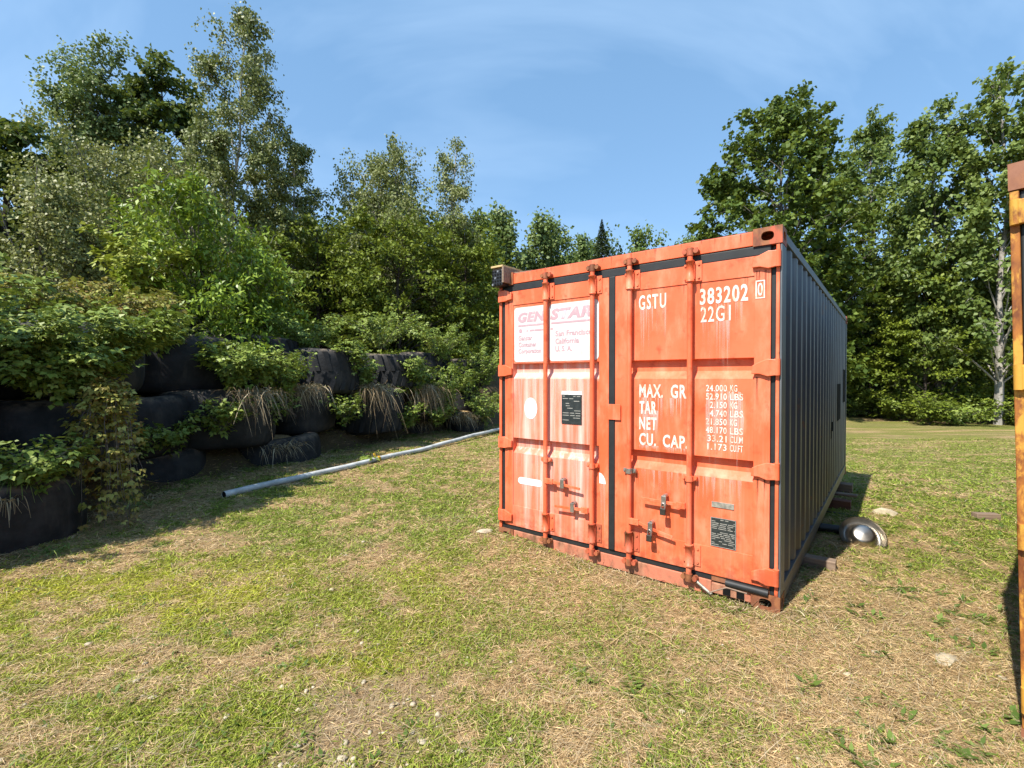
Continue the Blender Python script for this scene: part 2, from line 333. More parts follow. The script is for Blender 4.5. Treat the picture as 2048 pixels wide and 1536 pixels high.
def lawnmat():
    m = Mat('lawn_blades', .6, .3); t = m.attr('tint'); g = m.attr('green'); yl = m.attr('yellow')
    gr = m.mix(t, (.09, .135, .012), (.37, .45, .065)); gr = m.mix(m.math('MULTIPLY', yl, .85), gr, m.mix(t, (.26, .27, .015), (.60, .60, .06)))
    st = m.mix(t, (.25, .155, .065), (.84, .63, .34)); c = m.mix(g, st, gr); m.color(c)
    tr = m.n('ShaderNodeBsdfTranslucent'); ms = m.n('ShaderNodeMixShader'); ms.inputs[0].default_value = .3; m.l(c, tr.inputs[0]); m.l(m.b.outputs[0], ms.inputs[1]); m.l(tr.outputs[0], ms.inputs[2]); m.l(ms.outputs[0], m.out.inputs[0]); return m.m
M['lawn'] = lawnmat()

# ------------------------------------------------------------------ ground
def axis(lo, hi, a, b, step, grow=1.22):
    c = list(np.arange(a, b + 1e-6, step)); s = step; x = b
    while x < hi: s *= grow; x += s; c.append(x)
    s = step; x = a; left = []
    while x > lo: s *= grow; x -= s; left.append(x)
    return np.array(left[::-1] + c)
gx = axis(-700, 700, -9.0, 8.5, .09); gy = axis(-250, 900, 1.0, 17.0, .09)
GX, GY = np.meshgrid(gx, gy); GZ = terrain(GX, GY); nx, ny = len(gx), len(gy)
idx = np.arange(nx * ny).reshape(ny, nx)
GF = np.stack([idx[:-1, :-1], idx[:-1, 1:], idx[1:, 1:], idx[1:, :-1]], -1).reshape(-1, 4)
dW = wall_d(GX, GY); rightwood = ss(0, 2.0, (GX - 15.5) * .55 + (GY - 24) * .62 - np.where(GY < 20, (20 - GY) * .25, 0))
ground = mesh_np('ground', np.stack([GX, GY, GZ], -1).reshape(-1, 3), GF, M['ground'], smooth=True,
    extra={'bare': bareness(GX, GY).ravel(), 'green': greenness(GX, GY).ravel(), 'yellow': yellowness(GX, GY).ravel(), 'litter': np.maximum(ss(-.45, .15, dW), rightwood * .8).ravel()})
ground['kind'] = 'structure'

# ------------------------------------------------------------------ foliage generators
def unit(v): return v / np.maximum(np.linalg.norm(v, axis=-1, keepdims=True), 1e-9)
def leaves(P, nrm, d, Ln, W, fold=.25):
    """kite leaves: P base (n,3); nrm approx normal; d direction"""
    n = len(P); d = unit(d); s = unit(np.cross(d, nrm)); u = np.cross(s, d); Ln = np.asarray(Ln)[:, None]; W = np.asarray(W)[:, None]
    a = P; b = P + d * Ln * .45 + s * W + u * W * fold; c = P + d * Ln - u * Ln * .08; e = P + d * Ln * .45 - s * W + u * W * fold
    V = np.stack([a, b, c, e], 1).reshape(-1, 3); F = np.arange(4 * n).reshape(-1, 4); return V, F
def tubes_np(segs, n=5):
    """segs: list of (pts(k,3), radii(k)) -> V,F"""
    Vs = []; Fs = []; off = 0; ang = np.arange(n) * 2 * np.pi / n
    for pts, rad in segs:
        k = len(pts); d = unit(np.gradient(pts, axis=0)); ref = np.tile(np.array([[.31, .9, .12]]), (k, 1)); u = unit(np.cross(d, ref)); w = np.cross(d, u)
        ring = pts[:, None] + (u[:, None] * np.cos(ang)[None, :, None] + w[:, None] * np.sin(ang)[None, :, None]) * np.asarray(rad)[:, None, None]
        i = np.arange(k * n).reshape(k, n) + off; j = np.roll(i, -1, 1)
        Fs.append(np.stack([i[:-1], j[:-1], j[1:], i[1:]], -1).reshape(-1, 4)); Vs.append(ring.reshape(-1, 3)); off += k * n
    return np.concatenate(Vs), np.concatenate(Fs)
def prof_round(t): return math.sin(math.pi * min(1, max(0, .16 + .80 * t))) ** .7
def prof_dome(t): return (.82 + .18 * min(1, t * 2.5)) * max(.02, 1 - t ** 4) ** .55
def prof_birch(t): return min(1, .72 + .7 * t) * max(.02, 1 - t ** 2.6) ** .62
def prof_low(t): return math.sqrt(max(.03, 1 - (t * .97) ** 2.2))
def prof_poplar(t): return max(.18, min(1, .75 + .6 * t - 1.2 * t * t))
def grow(seed, H, base, Rad, nl, n_leaf, leaf, wid, prof, up=.5, spread=.13, droop=.15, flat_=.6, trunk_r=.12, lean=(0, 0), stems=1, lobe=.36, clump=.6, hang=.25, layer=1.0, nsub=9):
    """limbs reach for points of the crown's envelope; each carries a lobe of twigs, leaves gather on the twigs"""
    g = np.random.default_rng(seed); segs = []; A = []; B = []; Wt = []; Li = []; tips = []
    k = 9; tt = np.linspace(0, 1, k); tps = []
    for st in range(stems):
        az0 = g.uniform(0, 6.28); wob = np.cumsum(g.normal(0, .012 * H, (k, 2)), 0) * tt[:, None]; wob[-1] *= .8
        off = np.array([math.cos(az0), math.sin(az0)]) * (Rad * .45 if stems > 1 else 0); Hs = H * (1 if st == 0 else g.uniform(.72, .95))
        tp = np.stack([wob[:, 0] + lean[0] * tt + off[0] * tt, wob[:, 1] + lean[1] * tt + off[1] * tt, tt * Hs * .96], 1); r0 = trunk_r * (1 if stems == 1 else .7)
        segs.append((tp, r0 * (1.0 - .9 * tt) + .006)); tps.append(tp)
    for i in range(nl):
        tp = tps[i % stems]; u = (i + g.uniform(0, 1)) / nl; zt = H * (base + (1 - base) * u * .98); az = i * 2.399 + g.normal(0, .3)
        rr = Rad * (1 if stems == 1 else .68) * prof(u) * (g.uniform(.78, 1.15) if g.random() < .75 else g.uniform(.2, .7))
        f = min(.999, zt / (H * .97)) * (k - 1); c = tp[int(f)] + (tp[min(int(f) + 1, k - 1)] - tp[int(f)]) * (f - int(f))
        tip = np.array([c[0] + math.cos(az) * rr, c[1] + math.sin(az) * rr, zt + g.normal(0, .02 * H)])
        za = max(H * base * .55, zt - rr * math.tan(up) - .02 * H); f = min(.999, za / (H * .97)) * (k - 1); at = tp[int(f)] + (tp[min(int(f) + 1, k - 1)] - tp[int(f)]) * (f - int(f))
        q = np.linspace(0, 1, 6)[:, None]; lp = at + (tip - at) * q + np.array([0, 0, 1]) * (np.sin(q * math.pi) * rr * (.10 - droop * .3)) + g.normal(0, .025 * rr + .01, (6, 3)) * q
        segs.append((lp, np.linspace(r0 * (1 - .85 * za / H) * .27 + .004, .003, 6))); d0 = unit((lp[5] - lp[2])[None])[0]; lr = lobe * Rad * g.uniform(.65, 1.3) * (.55 + .45 * prof(u)); wl = g.lognormal(0, clump)
        for j in range(nsub):
            sp = lp[2] + (lp[5] - lp[2]) * g.uniform(.1, 1.0) ** .7; sd = unit((g.normal(0, 1, 3) * np.array([1, 1, layer]) + d0 * .55 + np.array([0, 0, .12]))[None])[0]; sl = lr * g.uniform(.55, 1.1)
            sq = np.linspace(0, 1, 3)[:, None]; spath = sp + sd * sl * sq - np.array([0, 0, droop * .7 * sl]) * sq ** 2
            if g.random() < .45: segs.append((spath, np.array([.007, .005, .002]) * (.6 + trunk_r * 4)))
            A.append(spath[0]); B.append(spath[2]); Wt.append(lr * lr * wl); Li.append(i)
    A = np.array(A); B = np.array(B); Wt = np.array(Wt); Wt /= Wt.sum(); kk = g.choice(len(A), n_leaf, p=Wt); s = g.uniform(.15, 1.05, (n_leaf, 1)) ** .7
    P = A[kk] + (B[kk] - A[kk]) * s + g.normal(0, 1, (n_leaf, 3)) * spread * np.array([1, 1, .8 * layer + .1]) - np.array([0, 0, hang]) * (g.random((n_leaf, 1)) ** 2) * spread * 3
    P[:, 2] = np.maximum(P[:, 2], .05)
    out = unit(P * np.array([1, 1, 0]) + 1e-6); nrm = unit(np.array([0, 0, flat_]) + out * .35 + g.normal(0, .55, (n_leaf, 3)))
    d = unit(out * .5 + g.normal(0, .7, (n_leaf, 3)) - np.array([0, 0, hang * 2.2])); Ln = leaf * g.uniform(.65, 1.25, n_leaf)
    LV, LF = leaves(P, nrm, d, Ln, Ln * wid); lt = g.normal(.5, .22, nl)[np.array(Li)[kk]]; tv = np.clip(lt * .55 + g.uniform(-.05, .5, n_leaf), 0, 1)
    TV, TF = tubes_np(segs, 4); return LV, LF, np.repeat(tv, 4), TV, TF
def make_tree(name, loc, label, group, lmat, bmat, arrays, rz=0, cat='tree'):
    LV, LF, T, TV, TF = arrays; root = empty(name, loc, rz, label, cat, group)
    mesh_np('trunk', TV, TF, M[bmat], root, smooth=True); c = mesh_np('crown', LV, LF, M[lmat], root, tint=T); c['kind'] = 'stuff'; return root
SP = {
 'birch':  dict(leaf=0.100, wid=.38, prof=prof_birch, up=.95, spread=0.101, droop=.25, flat_=.35, trunk_r=.11, hang=.5, lobe=0.378, mats=('l_birch', 'bark_birch')),
 'grey':   dict(leaf=0.084, wid=.38, prof=prof_round, up=.9, spread=0.117, droop=.2, flat_=.35, trunk_r=.06, hang=.35, stems=4, lobe=0.306, mats=('l_grey', 'bark_grey')),
 'maple':  dict(leaf=0.224, wid=.46, prof=prof_dome, up=.7, spread=0.117, droop=.1, flat_=.95, trunk_r=.18, hang=.15, lobe=0.306, layer=.6, mats=('l_maple', 'bark_grey')),
 'dark':   dict(leaf=0.195, wid=.46, prof=prof_round, up=.7, spread=0.117, droop=.12, flat_=.9, trunk_r=.16, hang=.15, lobe=0.324, layer=.7, mats=('l_dark', 'bark_dark')),
 'beech':  dict(leaf=0.136, wid=.34, prof=prof_low, up=.35, spread=0.101, droop=.12, flat_=1.2, trunk_r=.09, hang=.1, lobe=0.360, layer=.35, mats=('l_beech', 'bark_dark')),
 'aspen':  dict(leaf=0.130, wid=.42, prof=prof_poplar, up=1.1, spread=0.117, droop=.05, flat_=.4, trunk_r=.13, hang=.3, lobe=0.360, layer=1.3, mats=('l_aspen', 'bark_grey')),
 'ash':    dict(leaf=0.206, wid=.36, prof=prof_round, up=1.0, spread=0.148, droop=.08, flat_=.6, trunk_r=.14, hang=.3, lobe=0.360, mats=('l_ash', 'bark_grey')),
 'poplar': dict(leaf=0.195, wid=.44, prof=prof_low, up=.95, spread=0.133, droop=.08, flat_=.6, trunk_r=.18, hang=.25, lobe=0.270, mats=('l_ash', 'bark_pale')),
 'cherry': dict(leaf=0.135, wid=.19, prof=prof_low, up=.9, spread=0.078, droop=.1, flat_=1.0, trunk_r=.06, hang=.22, stems=4, lobe=0.270, mats=('l_cherry', 'bark_grey')),
}
def tree(sp, px, ytop, Y, hw, ybase, n, nl, label, group=None, seed=0, name=None, dx=0, lean=(0, 0), **kw):
    k = dict(SP[sp]); mats = k.pop('mats'); k.update(kw); X = px_x(px, Y) + dx; z0 = tz(X, Y) - .05; H = px_z(ytop, Y) - z0; base = max(.03, (px_z(ybase, Y) - z0) / H); Rad = hw / 946.2 * Y
    return make_tree(name or sp + '_tree', (X, Y, z0), label, group, mats[0], mats[1], grow(seed, H, base, Rad, nl, n, lean=lean, **k))

WL = 'trees on the bank behind the tyre wall'; WR = 'trees along the edge of the field'; WB = 'far trees beyond the container'
tree('dark', 5, 215, 15, 105, 660, 17000, 60, 'dark maple at the edge of the wood, left of the grey birches', WL, 11, 'maple_tree')
tree('aspen', 205, 118, 20, 145, 480, 29000, 60, 'tall feathery pale green aspen with a broad two-peaked top', WL, 13, 'aspen_tree', stems=3)
tree('dark', 330, 105, 21, 105, 520, 20000, 50, 'dark round-topped tree between the aspen and the tallest birch', WL, 14, 'maple_tree')
tree('birch', 465, 18, 17, 96, 520, 31000, 60, 'tallest birch, thin airy crown with sky showing through', WL, 15, lean=(.2, 0))
tree('grey', 255, 258, 13, 205, 660, 38000, 90, 'wide grey birch clump with bare grey twigs showing in the middle', WL, 16, 'birch_tree')
tree('grey', 110, 350, 11.5, 130, 660, 18000, 60, 'low grey birch clump with sparkling small leaves beside the dark maple', WL, 17, 'birch_tree')
tree('cherry', 455, 400, 10, 200, 690, 20000, 100, 'bright green cherry bush-tree with long drooping leaves behind the tyres', WL, 18, 'cherry_tree')
tree('birch', 588, 255, 18, 74, 620, 23000, 50, 'slim dark birch with white stem right of the tallest birch', WL, 19)
tree('birch', 745, 280, 19, 140, 620, 31000, 70, 'full crowned birch with two pale trunks showing through', WL, 20, stems=2)
tree('birch', 900, 275, 21, 55, 640, 14000, 46, 'sparse narrow birch with twisted pale crown beside the open sky', WL, 21)
tree('beech', 800, 420, 17.5, 140, 720, 22000, 70, 'dark green beech under the full crowned birch', WL, 22)
tree('beech', 640, 440, 17, 110, 720, 17000, 60, 'dense beech behind the cherry leaves and below the slim birch', WL, 23)
tree('beech', 935, 455, 20, 85, 720, 14000, 50, 'beech at the end of the wood beside the orange container', WL, 24)
tree('dark', 535, 420, 20, 85, 700, 10000, 40, 'shaded maple half hidden behind the cherry', WL, 25, 'maple_tree')
for i, (px, yt, Y, hw, sp, lb) in enumerate([
    (1008, 408, 34, 58, 'aspen', 'far light green tree next to the birch wood, above the corner of the orange container'), (1076, 424, 36, 58, 'aspen', 'far round tree above the white panel of the orange container'),
    (1118, 442, 37, 44, 'ash', 'far tree with a ragged top beside the spruce'), (1158, 480, 41, 20, 'aspen', 'far small tree touching the spruce'),
    (1288, 455, 40, 56, 'ash', 'far dark tree in the gap between spruce and big maple'), (1378, 468, 42, 34, 'ash', 'far tree tip just showing beside the big maple'), (962, 430, 32, 40, 'ash', 'far tree behind the narrow birch')]):
    tree(sp, px, yt, Y, hw, 720, 10000, 60, lb, WB, 40 + i, leaf=.27, spread=.24)
tree('maple', 1555, 190, 24, 152, 760, 46000, 130, 'big dark maple with domed top rising behind the orange container', WR, 60, clump=.5, lobe=.36)
tree('ash', 1735, 240, 27, 98, 780, 30000, 90, 'feathery pale green ash right of the big maple', WR, 61)
tree('ash', 1880, 220, 23, 78, 780, 26000, 80, 'ash with two pointed tops beside the pale trunked poplar', WR, 62)
tree('poplar', 1998, 118, 20.6, 100, 700, 22000, 70, 'tall poplar with long bare pale grey trunk at the lawn edge', WR, 63, lean=(-.35, 0), clump=.8)
tree('maple', 2085, 245, 22, 80, 800, 20000, 60, 'maple behind the rusty yellow container post', WR, 64)
for i, (px, yt, Y, hw, lb) in enumerate([(1745, 470, 25.5, 85, 'layered young beech at the lawn edge next to the slate container side'), (1850, 500, 22.5, 85, 'layered young beech in the middle of the lawn edge'),
        (1945, 500, 22.8, 80, 'layered young beech behind the pale poplar trunk'), (1660, 500, 28, 80, 'shaded beech mostly hidden by the orange container'), (2040, 520, 22.5, 70, 'young beech behind the rusty post')]):
    tree('beech', px, yt, Y, hw, 830, 16000, 64, lb, WR, 70 + i, leaf=.16)
def spruce(px, ytop, Y, hw, n=7000):
    g = np.random.default_rng(5); X = px_x(px, Y); z0 = tz(X, Y); H = px_z(ytop, Y) - z0; Rb = hw / 946.2 * Y * 3.2
    h = g.random(n) ** .5; a = np.floor(h * 34) * 26 / 34 + g.normal(0, .45, n); h = np.clip(a / 26, 0, 1); r = Rb * (1 - h) * g.random(n) ** .6; az = g.integers(0, 9, n) * .698 + np.floor(h * 26) * .35 + g.normal(0, .12, n)
    P = np.stack([np.cos(az) * r, np.sin(az) * r, .08 * H + h * H * .92 - r * .35], 1); out = np.stack([np.cos(az), np.sin(az), np.full(n, -.3)], 1)
    LV, LF = leaves(P, np.tile([[0, 0, 1.]], (n, 1)) + g.normal(0, .4, (n, 3)), out + g.normal(0, .3, (n, 3)), g.uniform(.35, .65, n) * (1.12 - h), .11 * (1.15 - h)); TV, TF = tubes_np([(np.array([[0, 0, 0], [0, 0, H * .5], [0, 0, H]], float), [.2, .1, .01])])
    make_tree('spruce_tree', (X, Y, z0), 'small pointed dark spruce above the container roof', WB, 'l_spruce', 'bark_dark', (LV, LF, np.repeat(g.random(n), 4), TV, TF))
spruce(1203, 440, 31, 26)
deep = []
for i, sp in enumerate(('dark', 'beech', 'dark')):
    k = dict(SP[sp]); mats = k.pop('mats'); k.update(leaf=.24, spread=.34)
    deep.append(make_tree('wood_tree', (0, 0, 0), 'dense shaded tree standing deep in the wood behind the edge trees', 'trees deep in the wood', mats[0], mats[1], grow(90 + i, (9.5, 6.5, 8.0)[i], .06, (3.2, 3.2, 3.0)[i], 60, 12000, **k)))
g = np.random.default_rng(8); spots = []
for px in range(-60, 960, 75): spots.append((px + g.uniform(-20, 20), 24 + g.uniform(0, 5), 1.9))
for px in range(940, 1440, 62): spots.append((px, 46 + g.uniform(0, 6), .8))
for px in range(1600, 2110, 56): spots.append((px + g.uniform(-20, 20), 31 + g.uniform(0, 7), -.45))
for i, (px, Y, z) in enumerate(spots):
    o = deep[i] if i < 3 else copy_tree(deep[i % 3]); X = px_x(px, Y); o.location = (X, Y, tz(X, Y) - .1); o.rotation_euler = (0, 0, g.uniform(0, 6.28)); f = g.uniform(.85, 1.1); o.scale = (f * 1.1, f * 1.1, f) if Y < 45 else (f * 1.2, f * 1.2, f * 1.5)
# ------------------------------------------------------------------ bushes and brambles
def bush(seed, Rx, H, stems, n, leaf, wid, droop=.9, back=(0, 0, 0), trip=3, spread=.05, down=0.):
    g = np.random.default_rng(seed); segs = []; P0 = []
    for i in range(stems):
        az = i * 2.399 + g.normal(0, .4); ln = g.uniform(.55, 1.1); hh = H * g.uniform(.6, 1.15) * (1 if down == 0 else .4); rr = Rx * ln; q = np.linspace(0, 1, 7)[:, None]
        d = np.array([math.cos(az), math.sin(az), 0]); p = d * rr * q + np.array([0, 0, 1]) * hh * (q * (2 - q * droop) / (2 - droop) if down == 0 else (q * 2.2 * (1 - q) * 1.0 - down * q ** 2 / .4)) + g.normal(0, .03, (7, 3)) * q
        segs.append((p, np.linspace(.006, .002, 7))); P0.append(p)
    P0 = np.array(P0); m = n // trip; k = g.integers(0, stems, m); s = g.uniform(.12, 1, m) * 6; i0 = np.minimum(s.astype(int), 5); fr = (s - i0)[:, None]
    C = P0[k, i0] * (1 - fr) + P0[k, i0 + 1] * fr + g.normal(0, spread, (m, 3)); out = unit(C * np.array([1, 1, .2]) + g.normal(0, .3 * Rx, (m, 3)))
    Ps = []; Ds = []; Ns = []; Ls = []
    nrm0 = unit(np.array([0, 0, 1.0]) + out * .5 + g.normal(0, .35, (m, 3))); sd = unit(np.cross(out, nrm0)); Lb = leaf * g.uniform(.6, 1.25, m)
    for j in range(trip):
        th = (j - (trip - 1) / 2) * 1.05; dd = out * math.cos(th) + sd * math.sin(th) - np.array([0, 0, .35]); Ps.append(C + dd * Lb[:, None] * .18); Ds.append(dd); Ns.append(nrm0 + g.normal(0, .15, (m, 3))); Ls.append(Lb * (1 if j == trip // 2 else .8))
    P = np.concatenate(Ps); LV, LF = leaves(P, np.concatenate(Ns), np.concatenate(Ds), np.concatenate(Ls), np.concatenate(Ls) * wid); t = np.tile(g.uniform(0, 1, m) * .7, trip) + g.uniform(0, .3, m * trip)
    TV, TF = tubes_np(segs, 4); return LV, LF, np.repeat(np.clip(t, 0, 1), 4), TV, TF
def make_bush(name, loc, label, group, lm, arrays, cat='bush', rz=0):
    LV, LF, T, TV, TF = arrays; root = empty(name, loc, rz, label, cat, group); mesh_np('stem', TV, TF, M['bark_grey'], root, smooth=True); c = mesh_np('foliage', LV, LF, M[lm], root, tint=T); c['kind'] = 'stuff'; return root
BW = 'brambles growing over the tyre wall'
def bram(px, py, Y, Rx, H, n, label, lm='l_bramble', seed=1, leaf=.085, wid=.33, stems=22, down=0., trip=3, name='bramble_bush'):
    X = px_x(px, Y); z = px_z(py, Y); make_bush(name, (X, Y, z), label, BW, lm, bush(seed, Rx, H, stems, n, leaf, wid, trip=trip, down=down))
bram(60, 765, 5.05, .95, .75, 6500, 'big pale green bramble on top of the wall left of the smooth tyre', seed=101)
bram(205, 760, 5.6, .8, .75, 5500, 'bramble with broad leaves hanging beside the smooth top tyre', seed=102)
bram(-10, 720, 5.9, 1.1, 1.0, 5000, 'tall bramble thicket behind the pale bramble', seed=103)
bram(160, 690, 6.6, 1.2, .9, 5500, 'bramble thicket with reddish leaves below the grey birches', 'l_red', seed=104)
bram(215, 800, 5.0, .36, 1.25, 4200, 'reddish bramble cascading down in front of the dark tyres', 'l_red', seed=105, leaf=.062, down=.95, stems=30)
bram(110, 800, 4.95, .6, .5, 3200, 'leafy bramble spray above the cascading reddish bramble', seed=106)
bram(285, 610, 8.6, .9, 1.1, 3000, 'yellowish broad leaved shrub left of the cherry', 'l_yellow', seed=107, leaf=.11, wid=.42, trip=3, name='shrub')
bram(470, 780, 7.6, .55, .75, 3000, 'bramble between the smooth tyre and the treaded tyres', seed=108)
bram(520, 770, 8.2, .6, .55, 2200, 'bramble spilling over the bulging second row tyre', seed=109)
bram(610, 710, 10.4, 1.0, .7, 2600, 'bramble along the top of the wall behind the treaded tyre', seed=110)
bram(720, 790, 10.6, .5, .75, 1800, 'bramble hanging between two treaded tyres', seed=111)
bram(760, 700, 12.0, 1.2, .8, 2800, 'bright bramble on the wall top below the beech', seed=112)
bram(830, 790, 12.2, .7, .8, 2400, 'bramble covering the tyres beside the straw capped tyre', seed=113)
bram(890, 820, 12.8, .8, 1.1, 3200, 'leafy bramble hanging low toward the lawn', seed=114)
bram(880, 730, 14.0, .9, 1.1, 2600, 'tall weedy shrub sticking up above the wall', seed=115, leaf=.11, wid=.22)
bram(970, 780, 14.5, .8, 1.4, 2800, 'shrub squeezed between wall end and orange container', seed=116)
bram(965, 850, 13.9, .8, 1.0, 2600, 'dense shrub at the corner between tyre wall and orange container', seed=141); bram(930, 790, 14.2, .7, .8, 1800, 'bramble draped over the last tyres of the wall', seed=142)
bram(330, 905, 6.9, .5, .4, 1100, 'small shaded weed between the lower tyres', seed=117, name='weed_plant')
bram(525, 870, 8.4, .45, .7, 1500, 'shaded green plant beside the straw covered tyre', seed=118, name='weed_plant')
bram(690, 850, 9.9, .4, .6, 1000, 'leafy plant in the gap between second row tyres', seed=119, name='weed_plant')
bram(810, 860, 11.6, .5, .6, 1200, 'low leafy plant in front of the straw capped tyre', seed=120, name='weed_plant')
bram(70, 975, 4.35, .35, .38, 1100, 'green leafy plant on the lowest big tyre', seed=121, leaf=.075, name='weed_plant')
bram(735, 925, 8.9, .22, .12, 160, 'small weed beside the grey pipe', seed=122, leaf=.11, wid=.25, name='weed_plant')
EG = 'undergrowth along the edge of the field'
for i, (px, Y, Rx, H, n, lb) in enumerate([(1705, 25, 1.6, 1.4, 2600, 'bright low shrub at the corner of the slate container side'), (1765, 24.3, 1.5, 1.2, 2400, 'low shrub in the undergrowth near the litter strip'), (1818, 22.5, 1.2, 1.0, 2000, 'shaded low shrub between two beeches'),
        (1860, 20.6, 1.0, 1.2, 2200, 'bright shrub bulging out onto the lawn'), (1915, 20.4, 1.2, .9, 1800, 'dark low shrub left of the pale trunk'), (2035, 20.3, 1.0, 1.0, 1600, 'low shrub right of the pale trunk'), (1790, 26, 2.0, 2.4, 2600, 'tall yellowish shrub under the beeches')]):
    X = px_x(px, Y); make_bush('edge_shrub', (X, Y, tz(X, Y)), lb, EG, 'l_beech' if i % 2 else 'l_bramble', bush(150 + i, Rx, H, 26, n, .13, .34, spread=.12))

# ------------------------------------------------------------------ tyres
def tyre_profile(Rt, h):
    rim = Rt * .52; p = []
    for t in np.linspace(0, 2 * math.pi, 28, endpoint=False):
        c, s = math.cos(t), math.sin(t); e = .55
        p.append(((rim + Rt) / 2 + (Rt - rim) / 2 * abs(c) ** e * (1 if c > 0 else -1), h / 2 + h / 2 * abs(s) ** .62 * (1 if s > 0 else -1)))
    return p
def lug_mesh(h):
    mb = MB()
    for sgn in (-1, 1):
        z0, z1 = (.5 * h, .93 * h) if sgn > 0 else (.07 * h, .5 * h)
        vs = []
        for x in (-.05, .05):
            pass
        sk = .10 * sgn
        a = [(-.055, -.06, z0), (.055, -.06, z0), (.055 + sk, -.06, z1), (-.055 + sk, -.06, z1), (-.045, .035, z0), (.045, .035, z0), (.045 + sk, .02, z1), (-.045 + sk, .02, z1)]
        mb.add(a, [(0, 1, 2, 3), (7, 6, 5, 4), (0, 4, 5, 1), (1, 5, 6, 2), (2, 6, 7, 3), (3, 7, 4, 0)])
    return mb
tyre_group = 'earthmover tyres stacked as a retaining wall'
def tyre(x, y, z, Rt, h, label, lugs=0, tilt=(0, 0), soil=True):
    mb = MB().lathe(tyre_profile(Rt, h), 44, closed=True); o = mb.build('tyre', M['rubber'])
    # sagging: gently deform the carcass
    for v in o.data.vertices:
        a = math.atan2(v.co.y, v.co.x); k = 1 + .025 * math.sin(2 * a + x * 3) + .015 * math.sin(3 * a + y * 5); v.co.x *= k; v.co.y *= k; v.co.z += .02 * math.sin(2 * a + x)
    o.location = (x, y, z); o.rotation_euler = (tilt[0], tilt[1], x * 2.7); tag(o, label, 'tyre', tyre_group)
    if lugs:
        base = lug_mesh(h).build('tread_lug', M['rubber'], o); base.location = (0, Rt - .01, 0)
        for k in range(lugs):
            b = base if k == 0 else link(base.copy(), o); a = 2 * math.pi * k / lugs; b.location = (-(Rt - .008) * math.sin(a), (Rt - .008) * math.cos(a), 0); b.rotation_euler = (0, 0, a)
    if soil:
        MB().lathe([(0, h * 1.0), (Rt * .3, h * .97), (Rt * .55, h * .86), (Rt * .6, h * .7)], 20).build('soil_fill', M['ground'], o)
    return o
tyre(-5.02, 4.40, -.08, .76, .70, 'lowest big tyre carrying the long grass tuft')
tyre(-5.62, 5.55, .44, .95, .92, 'shaded second row tyre behind the lowest big tyre')
tyre(-5.85, 6.0, 1.36, .95, .9, 'shaded top row tyre under the big pale bramble')
tyre(-5.75, 7.25, -.42, .88, .92, 'half buried tyre beside the cascading reddish bramble')
tyre(-5.8, 7.05, .44, .85, .88, 'second row tyre hidden behind the cascading reddish bramble')
tyre(-5.13, 8.16, .42, .92, .96, 'bulging second row tyre with straw on its shoulder')
tyre(-5.88, 8.03, 1.36, .92, .96, 'smooth worn tyre on the top row', tilt=(.05, -.06))
tyre(-5.35, 9.75, 1.42, .85, 1.0, 'treaded top row tyre partly behind leaves', 22)
tyre(-7.1, 10.4, 1.85, .95, .9, 'treaded tyre set back on top of the wall', 24)
tyre(-4.57, 9.05, -.40, .85, .90, 'sunken tyre nearest the free end of the grey pipe')
tyre(-4.48, 9.98, .48, .74, .96, 'second row tyre with straw draped over its brow')
tyre(-4.10, 10.3, 1.27, .74, .92, 'rounded treaded top row tyre with flat black face', 20)
tyre(-3.47, 11.5, .28, .80, 1.05, 'second row tyre with long dead stalks hanging over it', 20)
tyre(-3.12, 12.05, 1.33, .72, .86, 'narrow looking treaded tyre beside hanging bramble', 20)
tyre(-2.52, 13.3, .46, .72, .98, 'straw capped tyre below the wall top', tilt=(0, .05))
tyre(-2.72, 14.5, 1.50, .8, .84, 'treaded tyre at the top behind the straw capped one', 20)
tyre(-2.88, 13.35, -.35, .52, .82, 'small tyre sunk in the ground')
tyre(-1.47, 14.25, -.25, .62, .86, 'straw covered low tyre close to the orange container')
tyre(-1.45, 15.4, 1.28, .70, .90, 'treaded top row tyre nearest the orange container', 20)
tyre(-1.7, 14.95, .5, .7, .8, 'second row tyre overgrown by low bramble')
for (x, y, z, lb) in ((-4.95, 2.7, -.1, 'low tyre at the near end of the wall'), (-5.4, 3.6, .6, 'second row tyre at the near end of the wall'), (-5.7, 4.1, 1.42, 'top row tyre at the near end of the wall'), (-5.3, 1.9, .6, 'second row tyre past the near end of the long grass')): tyre(x, y, z, .85, .85, lb)
bram(-230, 690, 4.2, 1.0, .9, 2600, 'bramble crowning the near end of the tyre wall', seed=131); bram(-420, 690, 3.6, .9, .9, 2000, 'bramble beyond the near end of the long grass tuft', seed=132)
bram(440, 870, 7.3, .4, .5, 900, 'green plant clinging to the foot of the bulging tyre', seed=133, name='weed_plant'); bram(570, 790, 8.7, .5, .6, 1500, 'bramble trailing over the straw beside the bulging tyre', seed=134); bram(660, 800, 10.2, .45, .6, 1300, 'bramble under the flat black tyre face', seed=135); bram(770, 830, 11.4, .4, .7, 1300, 'bramble at the foot of the dead stalks', seed=136); bram(330, 700, 7.3, .5, .45, 1400, 'bramble climbing on the smooth worn tyre', seed=137); bram(250, 920, 6.2, .5, .4, 900, 'shaded weeds at the foot of the half buried tyre', seed=138, name='weed_plant')
bram(705, 745, 10.1, .4, .55, 1300, 'bramble spilling between flat black tyre and narrow tyre', seed=151); bram(815, 760, 11.7, .45, .5, 1300, 'bramble next to the narrow looking tyre', seed=152); bram(875, 850, 12.5, .5, .55, 1500, 'low bramble in front of the straw capped tyre near the lawn', seed=153)
